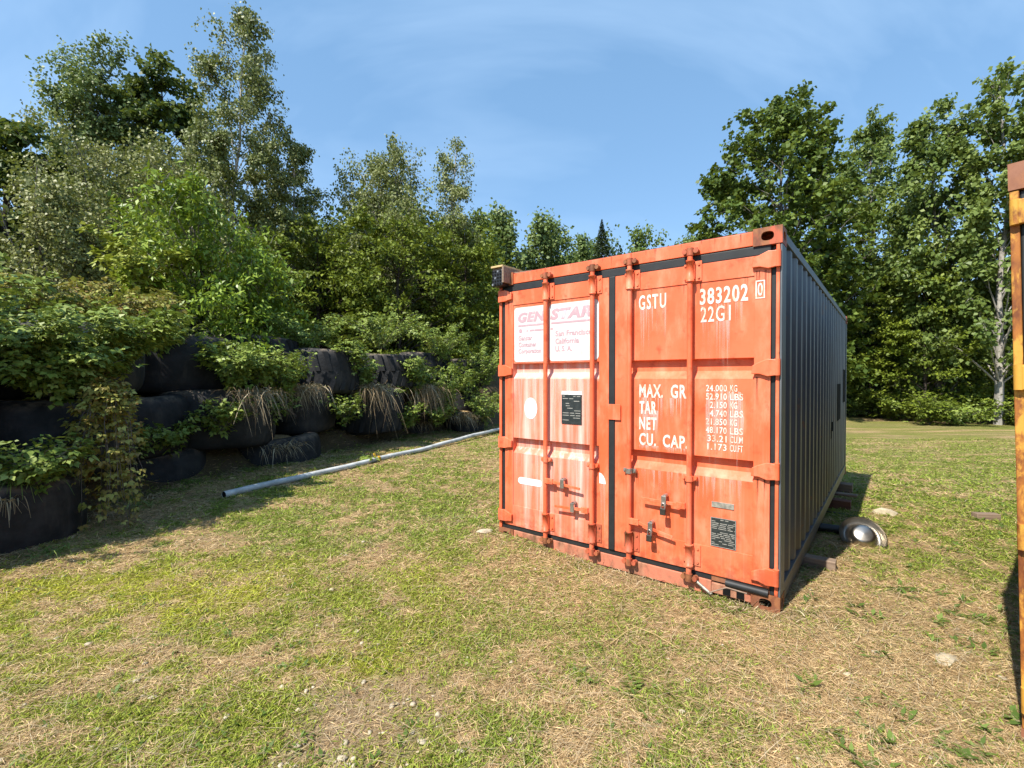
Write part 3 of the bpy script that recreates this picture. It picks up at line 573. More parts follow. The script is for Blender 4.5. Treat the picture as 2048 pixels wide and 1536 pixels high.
# ------------------------------------------------------------------ grass
def blades(P, d, nrm, Ln, W, tint, bend=.5, k=3):
    """curved strip blades"""
    n = len(P); s = unit(np.cross(d, nrm)); rows = []
    for j in range(k + 1):
        q = j / k; c = P + d * (Ln * q)[:, None] - np.array([0, 0, 1.0]) * (Ln * bend * q * q)[:, None]; w = (W * (1 - q * .85))[:, None]
        rows += [c - s * w, c + s * w]
    V = np.stack(rows, 1).reshape(-1, 3); m = 2 * (k + 1); b = (np.arange(n) * m)[:, None]; F = np.concatenate([b + np.array([[2 * j, 2 * j + 1, 2 * j + 3, 2 * j + 2]]) for j in range(k)], 0)
    return V, F, np.repeat(tint, m)
def tuft(name, loc, n, Ln, W, mat, label, group, cat, seed, bend=.8, up=1.0, face=None, rad=.15):
    g = np.random.default_rng(seed); az = g.uniform(0, 6.28, n); d = np.stack([np.cos(az), np.sin(az), g.uniform(.2, 1.3, n) * up], 1)
    if face is not None: d = d * np.array([.5, .5, 1]) + np.array([face[0], face[1], 0]) * g.uniform(-.1, 1.3, (n, 1)) + g.normal(0, .3, (n, 3))
    d = unit(d); P = g.normal(0, rad, (n, 3)) * np.array([1, 1, .15]); V, F, T = blades(P, d, unit(np.array([0, 0, 1.]) + g.normal(0, .4, (n, 3))), Ln * g.uniform(.4, 1.2, n), W * g.uniform(.6, 1.3, n), g.random(n), bend, 4)
    o = mesh_np(name, V, F, M[mat], tint=T); o.location = loc; tag(o, label, cat, group); return o
SG = 'dry grass hanging over the tyres'; fc = (.75, -.5)
for i, (px, py, Y, n, Ln, lb, rad, bd) in enumerate([
    (500, 785, 7.75, 420, .62, 'dry straw hanging from the shoulder of the bulging tyre', .2, 1.1), (605, 775, 9.15, 700, .5, 'dry straw brow on the second row tyre', .16, 1.2), (742, 775, 10.6, 520, .8, 'long dead stalks hanging over the tyre by the hanging bramble', .2, 1.15),
    (850, 775, 12.35, 800, .65, 'thick pale straw cap draped on a tyre', .24, 1.5), (555, 890, 8.5, 420, .4, 'dry grass on the sunken tyre beside the pipe', .2, .9), (925, 832, 13.45, 520, .5, 'straw on the low tyre near the orange container', .22, 1.1), (835, 845, 12.95, 260, .45, 'dry grass around the small sunken tyre', .18, 1.0), (5, 1000, 4.05, 50, .2, 'bleached straw at the edge of the lowest big tyre', .05, 1.2)]):
    tuft('dry_grass_tuft', (px_x(px, Y), Y, px_z(py, Y)), int(n * .6), Ln * .8, .0045 + Y * .0003, 'straw', lb, SG, 'grass tuft', 200 + i, bd, .7, fc, rad)
tuft('grass_tuft', (px_x(20, 4.3), 4.3, px_z(960, 4.3)), 110, .55, .008, 'longgrass', 'long green grass tuft on the lowest big tyre', None, 'grass tuft', 230, .9, 1.6, None, .1)
g = np.random.default_rng(44)
for i, t in enumerate(np.linspace(0, 1, 26)):      # rank grass along the foot of the wall
    k = t * 6.99; j = int(k); p = WALL[2 + j] + (WALL[3 + j] - WALL[2 + j]) * (k - j); x, y = p[0] + g.uniform(-.1, .35), p[1] + g.uniform(-.2, .2)
    tuft('rank_grass', (x, y, tz(x, y)), 70, g.uniform(.16, .34), .005, 'longgrass' if i % 3 else 'straw', 'rank grass tuft growing along the foot of the tyre wall', 'grass along the foot of the tyre wall', 'grass tuft', 500 + i, .8, 1.2, None, .08)
def stuff_np(name, V, F, mat, label, cat, tint=None, extra=None):
    o = mesh_np(name, V, F, mat, tint=tint, extra=extra); tag(o, label, cat, None, 'stuff'); return o
# mown lawn: short blades, thinning with distance
def lawn_pts(n, y0, y1, g, p=1.9):
    u = g.random(n); e = 1 - p + 1; Y = (y0 ** (e - 0) + u * (y1 ** e - y0 ** e)) ** (1 / e) if abs(e) > 1e-3 else y0 * (y1 / y0) ** u
    X = g.uniform(-1.14, 1.14, n) * Y; return X, Y
CO = np.array([-.126, 4.648]); CX = np.array([.7814, -.624]); CY = np.array([.624, .7814])
def outside_container(X, Y, m=.0):
    a = (X - CO[0]) * CX[0] + (Y - CO[1]) * CX[1]; b = (X - CO[0]) * CY[0] + (Y - CO[1]) * CY[1]
    return ~((a > -m) & (a < 2.438 + m) & (b > -m) & (b < 6.06 + m))
g = np.random.default_rng(77)
X, Y = lawn_pts(370000, 1.75, 16, g, 2.25); dw_ = wall_d(X, Y); keep = (dw_ < .75) & ((dw_ < 0) | (g.random(len(X)) < .6)) & outside_container(X, Y, .0) & (g.random(len(X)) > .8 * bareness(X, Y)); X = X[keep]; Y = Y[keep]; n = len(X)
gr = greenness(X, Y); isg = (g.random(n) < .08 + .78 * gr).astype(float); Z = terrain(X, Y); scale = np.clip(Y / 3.2, .85, 2.6)
az = g.uniform(0, 6.28, n); el = np.where(isg > .5, g.uniform(.08, .85, n), g.uniform(-.02, .4, n)); d = np.stack([np.cos(az) * np.cos(el), np.sin(az) * np.cos(el), np.sin(el)], 1)
Ln = np.where(isg > .5, g.uniform(.02, .045, n) * (.75 + .45 * gr), g.uniform(.03, .085, n)) * scale ** .6; W = np.where(isg > .5, .0026, .0016) * scale * g.uniform(.7, 1.4, n)
LV, LF = leaves(np.stack([X, Y, Z + .002], 1), unit(np.array([0, 0, 1.]) + g.normal(0, .45, (n, 3))), d, Ln, W, .1)
rep = lambda a: np.repeat(a, 4)
stuff_np('grass', LV, LF, M['lawn'], 'short mown lawn of green and dry blades', 'grass', rep(g.random(n)), {'green': rep(isg), 'yellow': rep(yellowness(X, Y))})
# loose straw strands lying on the lawn
X, Y = lawn_pts(15000, 1.8, 11, g, 2.2); keep = (wall_d(X, Y) < .1) & outside_container(X, Y, .02) & (g.random(len(X)) < 1.0 - .7 * greenness(X, Y)); X = X[keep]; Y = Y[keep]; n = len(X); Z = terrain(X, Y)
az = g.normal(.3, 1.0, n); d = np.stack([np.cos(az), np.sin(az), g.normal(.06, .08, n)], 1)
V, F, T = blades(np.stack([X, Y, Z + .018], 1), unit(d), np.tile([[0, 0, 1.]], (n, 1)), g.uniform(.06, .22, n), .0011 * np.clip(Y / 2.5, .8, 3), g.uniform(.4, 1, n), .1, 3)
stuff_np('straw_litter', V, F, M['straw'], 'loose dry straw strands lying on the lawn', 'straw', T)
# broad leaved weeds and clover patches
X, Y = lawn_pts(3200, 1.9, 12, g, 1.6); keep = (wall_d(X, Y) < -.1) & outside_container(X, Y, .05) & (g.random(len(X)) < ss(.44, .66, fbm(X * .9, Y * .9, 91, 3)) * np.where(X > .6, .75, .35)); X = X[keep]; Y = Y[keep]
P = []; D = []; Lw = []
for x, y in zip(X, Y):
    k = g.integers(5, 10); a = g.uniform(0, 6.28, k); P.append(np.tile([[x, y, tz(x, y) + .005]], (k, 1)) + g.normal(0, .02, (k, 3)) * np.array([1, 1, 0])); D.append(np.stack([np.cos(a), np.sin(a), g.uniform(.1, .7, k)], 1)); Lw.append(g.uniform(.025, .07, k) * (1.15 if x > 0.6 else .7))
P = np.concatenate(P); D = np.concatenate(D); Lw = np.concatenate(Lw); n = len(P); LV, LF = leaves(P, np.tile([[0, 0, 1.]], (n, 1)), D, Lw, Lw * g.uniform(.10, .22, n)); stuff_np('lawn_weeds', LV, LF, M['longgrass'], 'low broad leaved weeds scattered through the lawn', 'weeds', rep(g.random(n) * .8))
# pebbles
def rock_v(g, n, s):
    ico = bmesh.new(); bmesh.ops.create_icosphere(ico, subdivisions=1, radius=1); v0 = np.array([v.co[:] for v in ico.verts]); f0 = np.array([[v.index for v in f.verts] for f in ico.faces]); ico.free()
    return v0, f0
v0, f0 = rock_v(g, 0, 0); X, Y = lawn_pts(2600, 1.85, 9, g, 2.3); keep = (wall_d(X, Y) < -.1) & outside_container(X, Y, .05) & (g.random(len(X)) < .06 + .8 * bareness(X, Y) * ss(.8, -.8, X) + .12 * ss(.5, -1.2, X) * ss(4.0, 2.2, Y)); X = X[keep]; Y = Y[keep]; n = len(X); S = np.minimum(g.lognormal(-4.75, .6, n), .022)
V = (v0[None] * g.uniform(.7, 1.3, (n, len(v0), 1)) * g.uniform(.6, 1.4, (n, 1, 3)) * np.array([1, 1, .45])) * S[:, None, None] + np.stack([X, Y, terrain(X, Y) + .004], 1)[:, None]
stuff_np('gravel', V.reshape(-1, 3), (f0[None] + (np.arange(n) * len(v0))[:, None, None]).reshape(-1, 3), M['stone'], 'small pale stones scattered in the lawn', 'stones')
# ------------------------------------------------------------------ shipping containers
W_, H_, D_ = 2.438, 2.591, 6.058
def plate_hole(mb, w, h, ew, eh, fn, depth=.03, n=24, cx=0, cy=0):
    """rectangular plate w x h with an oval hole; fn maps (u,v,depth) to a point"""
    out = []; inn = []
    for k in range(n):
        a = 2 * math.pi * k / n; c, s = math.cos(a), math.sin(a); m = max(abs(c) / (w / 2), abs(s) / (h / 2)); out.append((c / m, s / m)); inn.append((cx + ew / 2 * math.copysign(abs(c) ** .8, c), cy + eh / 2 * math.copysign(abs(s) ** .8, s)))
    for sx in (-1, 1):
        for sy in (-1, 1):
            i = min(range(n), key=lambda q: (out[q][0] - sx * w / 2) ** 2 + (out[q][1] - sy * h / 2) ** 2); out[i] = (sx * w / 2, sy * h / 2)
    vs = [fn(u, v, 0) for u, v in out] + [fn(u, v, 0) for u, v in inn] + [fn(u, v, depth) for u, v in inn]
    mb.add(vs, [(k, (k + 1) % n, n + (k + 1) % n, n + k) for k in range(n)] + [(n + k, n + (k + 1) % n, 2 * n + (k + 1) % n, 2 * n + k) for k in range(n)])
def casting(root, x0, y0, z0, right, front, top, mat):
    """corner casting block with oval apertures; spans .162 x .178 x .118"""
    wx, wy, wz = .178, .162, .118; x1, y1, z1 = x0 + wx, y0 + wy, z0 + wz; mb = MB(); t = .028
    ya, yb = (y0, y1); fy = ya if front else yb; sy = 1 if front else -1; fx = x1 if right else x0; sx = -1 if right else 1; cx, cy, cz = (x0 + x1) / 2, (y0 + y1) / 2, (z0 + z1) / 2
    plate_hole(mb, wx, wz, .078, .062, lambda u, v, d: (cx + u, fy + sy * d, cz + v), t)
    plate_hole(mb, wy, wz, .078, .062, lambda u, v, d: (fx + sx * d, cy + u, cz + v), t)
    tzv = z1 if top else z0; sz = -1 if top else 1
    plate_hole(mb, wx, wy, .064, .115, lambda u, v, d: (cx + u, cy + v, tzv + sz * d), t)
    # inner faces
    ox = x0 if right else x1; oy = yb if front else ya; oz = z0 if top else z1
    mb.add([(ox, y0, z0), (ox, y1, z0), (ox, y1, z1), (ox, y0, z1)], [(0, 1, 2, 3)]); mb.add([(x0, oy, z0), (x1, oy, z0), (x1, oy, z1), (x0, oy, z1)], [(0, 1, 2, 3)]); mb.add([(x0, y0, oz), (x1, y0, oz), (x1, y1, oz), (x0, y1, oz)], [(0, 1, 2, 3)])
    bmo = mb.build('corner_casting', mat, root); bm = bmesh.new(); bm.from_mesh(bmo.data); bmesh.ops.remove_doubles(bm, verts=bm.verts, dist=1e-5); bmesh.ops.recalc_face_normals(bm, faces=bm.faces); bm.to_mesh(bmo.data); bm.free()
    return bmo
def corr_sheet(length, z0, z1, plane, axis_, pitch=.278, dep=.036, inward=1, start=.0):
    """vertical trapezoid corrugation; returns MB.  axis_: 'y' side wall at x=plane, 'x' end wall at y=plane"""
    mb = MB(); pts = []; s = start
    while s < length - pitch * .99:
        pts += [(s, 0), (s + .072, 0), (s + .072 + .068, 1), (s + .072 + .068 + .070, 1), (s + pitch, 0)]; s += pitch
    pts += [(length, 0)]; pts = [p for i, p in enumerate(pts) if i == 0 or p != pts[i - 1]]
    vs = []
    for z in (z0, z1):
        for a, k in pts: vs.append((plane + inward * dep * k, a, z) if axis_ == 'y' else (a, plane + inward * dep * k, z))
    n = len(pts); return mb.add(vs, [(i, i + 1, n + i + 1, n + i) for i in range(n - 1)])
def container(loc, rz, label, paint, worn, cast_mat, side_mat, roofmat, gasket=True):
    root = empty('shipping_container', loc, rz, label, 'container')
    for right in (0, 1):
        for front in (0, 1):
            for top in (0, 1): casting(root, W_ - .178 + .003 if right else -.003, -.003 if front else D_ - .159, H_ - .118 + .003 if top else 0.0, right, front, top, cast_mat if top else M['rust'])
    # posts
    for x0, x1, sx in ((0, .030, 0), (2.404, 2.438, 1)):
        MB().box((x0 + (.000 if sx == 0 else 0), .002, .118), (x1 - (.012 if sx else 0), .05, 2.473)).build('corner_post', worn, root, .004)
    MB().box((.001, .052, .118), (.07, .15, 2.473)).build('corner_post', side_mat, root, .004)
    MB().box((2.428, .004, .118), (2.440, .16, 2.473)).box((2.36, .06, .118), (2.426, .16, 2.473)).build('corner_post', side_mat, root, .003)
    for x0 in (.001, W_ - .101): MB().box((x0, D_ - .12, .118), (x0 + .1, D_ - .005, 2.473)).build('corner_post', side_mat, root, .004)
    MB().box((.176, .004, 2.484), (W_ - .176, .10, 2.580)).build('header', paint, root, .004)
    MB().box((.06, .02, 2.581), (W_ - .06, .12, 2.588)).build('header_lip', roofmat, root)
    MB().box((.176, D_ - .1, 2.484), (W_ - .176, D_ - .004, 2.582)).build('rear_header', side_mat, root)
    mb = MB(); mb.box((.176, .006, .012), (.99, .08, .118)).box((.99, .007, .010), (2.0, .08, .118)).box((2.0, .009, .03), (W_ - .176, .08, .105)); mb.build('door_sill', M['sill'] if gasket and side_mat is M['slate'] else worn, root, .006)
    MB().box((.176, D_ - .1, .01), (W_ - .176, D_ - .004, .118)).build('rear_sill', side_mat, root)
    for xa, xb in ((.002, .06), (W_ - .06, W_ - .001)):
        MB().box((xa, .162, 2.515), (xb, D_ - .162, 2.578)).build('top_rail', side_mat, root, .003)
        MB().box((xa, .162, .035), (xb, D_ - .162, .16)).build('bottom_rail', side_mat, root, .003)
    corr_sheet(D_ - .10, .155, 2.52, W_ - .012, 'y', inward=-1, start=.15).build('side_wall', side_mat, root)
    corr_sheet(D_ - .10, .155, 2.52, .012, 'y', inward=1, start=.15).build('side_wall', side_mat, root)
    corr_sheet(W_ - .08, .1, 2.5, D_ - .03, 'x', inward=-1, start=.08).build('rear_wall', side_mat, root)
    # roof: cross corrugated sheet
    mb = MB(); s = .1; pts = []
    while s < D_ - .1: pts += [(s, 0), (s + .09, 0), (s + .105, 1), (s + .195, 1)]; s += .21
    vs = [(x, a, 2.578 + .016 * k) for x in (.05, W_ - .05) for a, k in pts]; n = len(pts); mb.add(vs, [(i, i + 1, n + i + 1, n + i) for i in range(n - 1)]); mb.build('roof', roofmat, root)
    MB().box((.05, .10, .10), (W_ - .05, D_ - .1, .15)).build('floor', M['wood_grey'], root)
    if gasket:
        gm = M['gasket']
        MB().box((.076, .010, 2.412), (2.372, .055, 2.482)).build('door_gasket', gm, root, .008); MB().box((.076, .012, .119), (2.0, .05, .163)).build('door_gasket', gm, root, .006)
        MB().box((.031, .014, .12), (.0745, .05, 2.47)).build('door_gasket', gm, root, .006); MB().box((2.3755, .012, .12), (2.4035, .05, 2.36)).build('door_gasket', gm, root, .004)
        MB().box((1.186, -.006, .165), (1.240, .02, 2.415)).build('door_gasket', gm, root, .007)
    return root
def door(root, x0, x1, fx0, fx1, mat, zb=.165, zt=2.411):
    """door leaf x0..x1 with pressed panel fx0..fx1"""
    mb = MB(); mb.box((x0, 0, zb), (fx0, .055, zt)); mb.box((fx1, 0.0, zb), (x1, .055, zt)); mb.box((fx0, 0.0005, 2.278), (fx1, .055, zt)); mb.box((fx0, .0005, zb), (fx1, .055, .362))
    p = .007; prof = [(2.278, p)]
    for zc in (1.722, 1.012): prof += [(zc, p), (zc - .006, p + .046), (zc - .088, p + .046), (zc - .145, p)]
    prof += [(.362, p)]
    vs = [(x, y, z) for x in (fx0, fx1) for z, y in prof]; n = len(prof); mb.add(vs, [(i, i + 1, n + i + 1, n + i) for i in range(n - 1)])
    return mb.build('door', mat, root, .0015)
def lock_rod(parent, x, mats, white_low=False, mid_white=False, yo=-.034):
    paint, rust = mats
    MB().tube([(x, yo, .12), (x, yo, 2.50)], .0195, 14).build('lock_rod', paint, parent)
    for z0, z1, mt in ((2.285, 2.44, paint), (.20, .36, rust if white_low else paint)):
        mb = MB().tube([(x, yo, z0), (x, yo, z0 + .012), (x, yo, z0 + .013), (x, yo, z1 - .013), (x, yo, z1 - .012), (x, yo, z1)], [.031, .031, .027, .027, .031, .031], 14)
        mb.box((x + .028, -.008, z0 + .005), (x + .075, .0, z1 - .005)); mb.box((x - .05, -.008, z0 + .02), (x - .026, 0, z1 - .02)); mb.box((x - .028, -.03, z0 + .02), (x + .03, -.002, z1 - .02))
        for zz in (z0 + .03, z1 - .03):
            for sx in (.055, -.042): mb.tube([(x + sx, -.002, zz), (x + sx, -.016, zz)], .009, 8)
        mb.build('rod_guide', mt, parent)
    z = .845; mb = MB().tube([(x, yo, z - .02), (x, yo, z + .02)], .028, 12).box((x - .052, -.026, z - .016), (x + .052, -.004, z + .016))
    for sx in (-.042, .042): mb.tube([(x + sx, -.02, z), (x + sx, -.034, z)], .009, 8)
    mb.build('rod_bracket', M['zinc'] if mid_white else paint, parent)
    for zt, s in ((2.475, 1), (.145, -1)):
        mb = MB().tube([(x, yo, zt), (x, yo, zt + s * .055)], .025, 12); mb.box((x - .018, yo, zt + s * .022 - .012), (x + .018, 0, zt + s * .022 + .012))
        for sx in (-.04, .042): mb.tube([(x + sx, .006, zt + s * .03), (x + sx, -.045, zt + s * .03)], .018, 10); mb.tube([(x + sx, -.03, zt + s * .03 - .02), (x + sx, -.03, zt + s * .03 + .022)], .011, 8)
        mb.build('rod_cam', rust if (s < 0 or True) else paint, parent)
def hinge(parent, z, right, mat):
    if right: pl = [(2.262, z - .045), (2.268, z + .012), (2.30, z + .03), (2.36, z + .055), (2.412, z + .05), (2.412, z - .055), (2.36, z - .062), (2.31, z - .045)]
    else: pl = [(.172, z - .04), (.172, z + .022), (.15, z + .032), (.09, z + .055), (.026, z + .05), (.026, z - .055), (.09, z - .055), (.13, z - .045)]
    mb = MB().prism(pl, -.026, -.001); xx = 2.416 if right else .018; mb.tube([(xx, -.008, z - .055), (xx, -.008, z + .055)], .019, 12); mb.build('hinge', mat, parent, .004)
def handle(parent, xp, xt, z, xc, zt, mat, lock):
    yo = -.05; s = 1 if xt > xp else -1
    MB().box((min(xp - .01, xp + s * .075), -.058, z - .024), (max(xp - .01, xp + s * .075), -.036, z + .024)).tube([(xp + s * .045, -.06, z), (xp + s * .045, -.03, z)], .012, 10).build('handle_hub', mat, parent, .003)
    zc = z + (zt - z) * (xc - xp) / (xt - xp)
    MB().prism([(xp + s * .07, z - .013), (xc, zc - .011), (xt, zt - .010), (xt, zt + .010), (xc, zc + .012), (xp + s * .07, z + .014)], -.052, -.042).build('handle', mat, parent, .002)
    mb = MB().box((xc - .03, -.040, zc - .022), (xc + .03, -.001, zc - .014)).box((xc - .020, -.062, zc - .03), (xc + .018, -.055, zc + .05)); mb.tube([(xc, -.05, zc + .045), (xc, -.004, zc + .045)], .016, 10); mb.build('handle_catch', M['zinc'], parent, .003)
    if lock:
        mb = MB().box((xc - .022, -.085, zc - .092), (xc + .022, -.060, zc - .04)); mb.build('padlock_body', M['brass'], parent, .005)
        MB().tube([(xc - .014, -.072, zc - .045)] + [(xc + .014 * math.cos(t), -.072, zc - .02 + .018 * math.sin(t)) for t in np.linspace(math.pi, 0, 7)] + [(xc + .014, -.072, zc - .045)], .0045, 8).build('padlock_shackle', M['zinc'], parent)
def text(parent, s, x0, x1, z0, z1, y, mat, name='lettering', shear=0, off=0., spacing=1.0):
    cu = bpy.data.curves.new('t', 'FONT'); cu.body = s; cu.size = 1; cu.shear = shear; cu.offset = off; cu.space_character = spacing; cu.resolution_u = 3
    ob = bpy.data.objects.new('t', cu); col.objects.link(ob); dg = bpy.context.evaluated_depsgraph_get(); me = bpy.data.meshes.new_from_object(ob.evaluated_get(dg)); bpy.data.objects.remove(ob); bpy.data.curves.remove(cu)
    co = np.zeros(len(me.vertices) * 3, np.float32); me.vertices.foreach_get('co', co); co = co.reshape(-1, 3); lo = co.min(0); hi = co.max(0)
    q = np.stack([x0 + (co[:, 0] - lo[0]) / (hi[0] - lo[0]) * (x1 - x0), np.full(len(co), y, np.float32), z0 + (co[:, 1] - lo[1]) / (hi[1] - lo[1]) * (z1 - z0)], 1)
    me.vertices.foreach_set('co', np.ascontiguousarray(q, np.float32).ravel()); me.update(); me.materials.clear(); me.materials.append(mat); me.name = name; o = bpy.data.objects.new(name, me); return link(o, parent)
def runs(parent, x0, x1, z, n, lmin, lmax, y, seed, a=.75, zs=.0, mat='run'):
    g = np.random.default_rng(seed); V = []; F = []; T = []
    for i in range(n):
        x = g.uniform(x0, x1); w = g.uniform(.002, .0065); zt = z - g.uniform(0, zs); ln = g.uniform(lmin, lmax); b = len(V)
        for q in np.linspace(0, 1, 5): V += [(x - w * (1 - .5 * q), y, zt - ln * q), (x + w * (1 - .5 * q), y, zt - ln * q)]; T += [a * (1 - q) ** .8 * .9] * 2
        F += [(b + 2 * k, b + 2 * k + 1, b + 2 * k + 3, b + 2 * k + 2) for k in range(4)]
    return mesh_np('paint_runs', np.array(V), np.array(F), M[mat], parent, tint=np.array(T))
def blob(parent, poly, y, mat, name):
    n = len(poly); o = MB().add([(x, y, z) for x, z in poly], [tuple(range(n))]).build(name, mat, parent); return o
def ell(cx, cz, rx, rz, n=28): return [(cx + rx * math.cos(2 * math.pi * k / n), cz + rz * math.sin(2 * math.pi * k / n)) for k in range(n)]
def rrect(x0, x1, z0, z1, r, n=5):
    p = []
    for cx, cz, a0 in ((x1 - r, z1 - r, 0), (x0 + r, z1 - r, 90), (x0 + r, z0 + r, 180), (x1 - r, z0 + r, 270)): p += [(cx + r * math.cos(R(a0 + 90 * k / n)), cz + r * math.sin(R(a0 + 90 * k / n))) for k in range(n + 1)]
    return p
YAW = -math.atan2(.624, .7814)
OC = container((-.126, 4.648, 0), YAW, 'orange shipping container with slate grey side and closed doors on the lawn', M['orange'], M['orange_worn'], M['rust_orange'], M['slate'], M['redroof'])
dl = door(OC, .076, 1.184, .174, 1.095, M['chalk']); dl['label'] = 'left door leaf with white washed streaks and faded panel'
dr = door(OC, 1.242, 2.374, 1.345, 2.274, M['orange']); dr['label'] = 'right door leaf with white stencilled lettering'
for z in (2.375, 1.655, .96, .25): hinge(dl, z, False, M['orange']); hinge(dr, z, True, M['orange'])
pm = (M['orange'], M['rust_orange'])
lock_rod(dl, .574, pm); lock_rod(dl, 1.048, pm, True); lock_rod(dr, 1.381, pm, True, True); lock_rod(dr, 1.853, pm)
handle(dl, .59, .94, .66, .766, .635, M['orange'], False); handle(dl, 1.03, .683, .462, .869, .448, M['orange'], False)
handle(dr, 1.84, 1.49, .64, 1.672, .645, M['orange'], True); handle(dr, 1.395, 1.738, .45, 1.566, .39, M['orange'], True)
MB().box((1.182, -.016, 1.241), (1.296, -.008, 1.368)).build('door_overlap_plate', M['orange'], dr, .002)
# faded panel on the left leaf
yp = .0045
blob(dl, rrect(.186, .552, 1.735, 2.250, .03), yp, M['placard'], 'painted_panel'); blob(dl, rrect(.585, 1.090, 1.735, 2.247, .04), yp, M['placard'], 'painted_panel')
yt = .0030
text(dl, 'GEN', .232, .545, 2.105, 2.200, yt, M['pink'], shear=.22, off=.055, spacing=1.1); text(dl, 'STAR', .60, 1.025, 2.105, 2.205, yt, M['pink'], shear=.22, off=.055, spacing=1.1)
blob(dl, [(.232, 2.068), (.545, 2.068), (.548, 2.085), (.235, 2.085)], yt, M['pink'], 'underline'); blob(dl, [(.61, 2.068), (1.0, 2.068), (1.003, 2.085), (.613, 2.085)], yt, M['pink'], 'underline')
for i, (a, b) in enumerate((('Genstar', .40), ('Container', .45), ('Corporation', .50))): z = 1.935 - i * .062; text(dl, a, .238, b, z - .010 if 'p' in a else z, z + .048, yt, M['pink'], off=.03)
for i, (a, b) in enumerate((('San Francisco', 1.03), ('California', .90), ('U. S. A.', .83))): z = 1.955 - i * .068; text(dl, a, .655, b, z, z + .050, yt, M['pink'], off=.03)
blob(dl, ell(.262, 2.028, .020, .020), yt, M['pink'], 'round_emblem')
for a, b in ((.33, .35), (.37, .42), (.425, .52), (.605, .63)): blob(dl, [(a, 2.018), (b, 2.018), (b, 2.034), (a, 2.034)], yt, M['pink'], 'worn_lettering')
runs(dl, .20, 1.04, 1.575, 120, .08, .55, .0055, 3, .75, .0); runs(dl, .20, 1.04, .866, 60, .05, .4, .0055, 4, .45, .0); runs(dl, .19, 1.05, 1.64, 130, .03, .06, .0515, 5, .9, .03)
blob(dl, ell(.381, 1.30, .074, .100), yp, M['white'], 'white_disc'); blob(dl, rrect(.232, .510, .578, .642, .031), yp, M['white'], 'white_bar')
blob(dl, [(1.10, .70), (1.161, .70), (1.155, .735), (1.14, .765), (1.118, .785), (1.10, .79)], -.002, M['white'], 'white_quarter_disc')
runs(dl, .33, .43, 1.205, 14, .1, .17, .0055, 6, .5); runs(dl, 1.105, 1.15, .70, 6, .2, .5, -.0015, 7, .6); runs(dl, .26, .49, .58, 22, .05, .2, .0055, 8, .5)
pl = MB().box((.723, .001, 1.178), (.927, .0065, 1.436)).build('data_plate', M['plate'], dl, .001)
blob(dl, [(.72, 1.437), (.93, 1.437), (.925, 1.468), (.725, 1.468)], yp, M['white'], 'white_wash')
g = np.random.default_rng(3); mb = MB()
for i in range(11):
    z = 1.42 - i * .021; x = .735
    while x < .90:
        w = g.uniform(.02, .07)
        if g.random() < .55: mb.add([(x, .0, z), (min(x + w, .915), .0, z), (min(x + w, .915), .0, z + .006), (x, .0, z + .006)], [(0, 1, 2, 3)])
        x += w + .012
mb.build('plate_print', M['plate_text'], dl, kind='stuff')
# stencilled lettering on the right leaf
y2 = .0040; lt = M['letter']
text(dr, 'GSTU', 1.442, 1.662, 2.118, 2.234, y2, lt, off=.024, spacing=1.25); text(dr, '383202', 1.912, 2.234, 2.113, 2.232, y2, lt, off=.026, spacing=1.15); text(dr, '22G1', 1.918, 2.122, 1.986, 2.098, y2, lt, off=.012, spacing=1.15)
text(dr, '0', 2.294, 2.326, 2.138, 2.226, -.0030, lt, off=.012)
mb = MB(); a, b, c, d = 2.281, 2.339, 2.120, 2.243; w = .008
for q in ((a, b, c, c + w), (a, b, d - w, d), (a, a + w, c + w, d - w), (b - w, b, c + w, d - w)): mb.add([(q[0], -.003, q[2]), (q[1], -.003, q[2]), (q[1], -.003, q[3]), (q[0], -.003, q[3])], [(0, 1, 2, 3)])
mb.build('check_digit_box', lt, dr)
text(dr, 'MAX.', 1.449, 1.640, 1.428, 1.533, y2, lt, off=.030, spacing=1.12); text(dr, 'GR.', 1.700, 1.834, 1.428, 1.533, y2, lt, off=.030, spacing=1.12); text(dr, 'TAR', 1.449, 1.590, 1.300, 1.402, y2, lt, off=.030, spacing=1.15); text(dr, 'NET', 1.449, 1.590, 1.176, 1.276, y2, lt, off=.030, spacing=1.15); text(dr, 'CU.', 1.449, 1.585, 1.052, 1.150, y2, lt, off=.030, spacing=1.12); text(dr, 'CAP.', 1.640, 1.828, 1.052, 1.150, y2, lt, off=.030, spacing=1.12)
colt = ['24.000', '52.910', '2.150', '4.740', '21.850', '48.170', '33.21', '1.173']; colu = ['KG', 'LBS', 'KG', 'LBS', 'KG', 'LBS', 'CU.M', 'CU.FT']
for i, (a, b) in enumerate(zip(colt, colu)):
    z = 1.486 - i * .0602; x0 = 1.958 + (.028 if len(a) == 5 and i < 6 else .012 if i > 5 else 0)
    text(dr, a, x0, 2.100, z, z + .047, y2, lt, off=.012, spacing=1.1); text(dr, b, 2.122, 2.168 if b == 'KG' else 2.206, z, z + .047, y2, lt, off=.012, spacing=1.05)
runs(dr, 1.45, 1.66, 2.14, 30, .1, .45, .0055, 11, .7); runs(dr, 1.92, 2.22, 2.11, 18, .05, .2, .0055, 12, .5); runs(dr, 1.92, 2.12, 1.99, 30, .08, .40, .0055, 13, .55)
runs(dr, 1.45, 1.84, 1.43, 40, .04, .22, .0055, 14, .95, .0); runs(dr, 1.45, 1.60, 1.33, 40, .06, .28, .0055, 15, .95); runs(dr, 1.45, 1.83, 1.055, 50, .02, .05, .0055, 16, .85); runs(dr, 1.96, 2.21, 1.50, 110, .06, .45, .0055, 17, .9, .2); runs(dr, 1.46, 2.2, .866, 70, .03, .22, .0055, 18, .5)
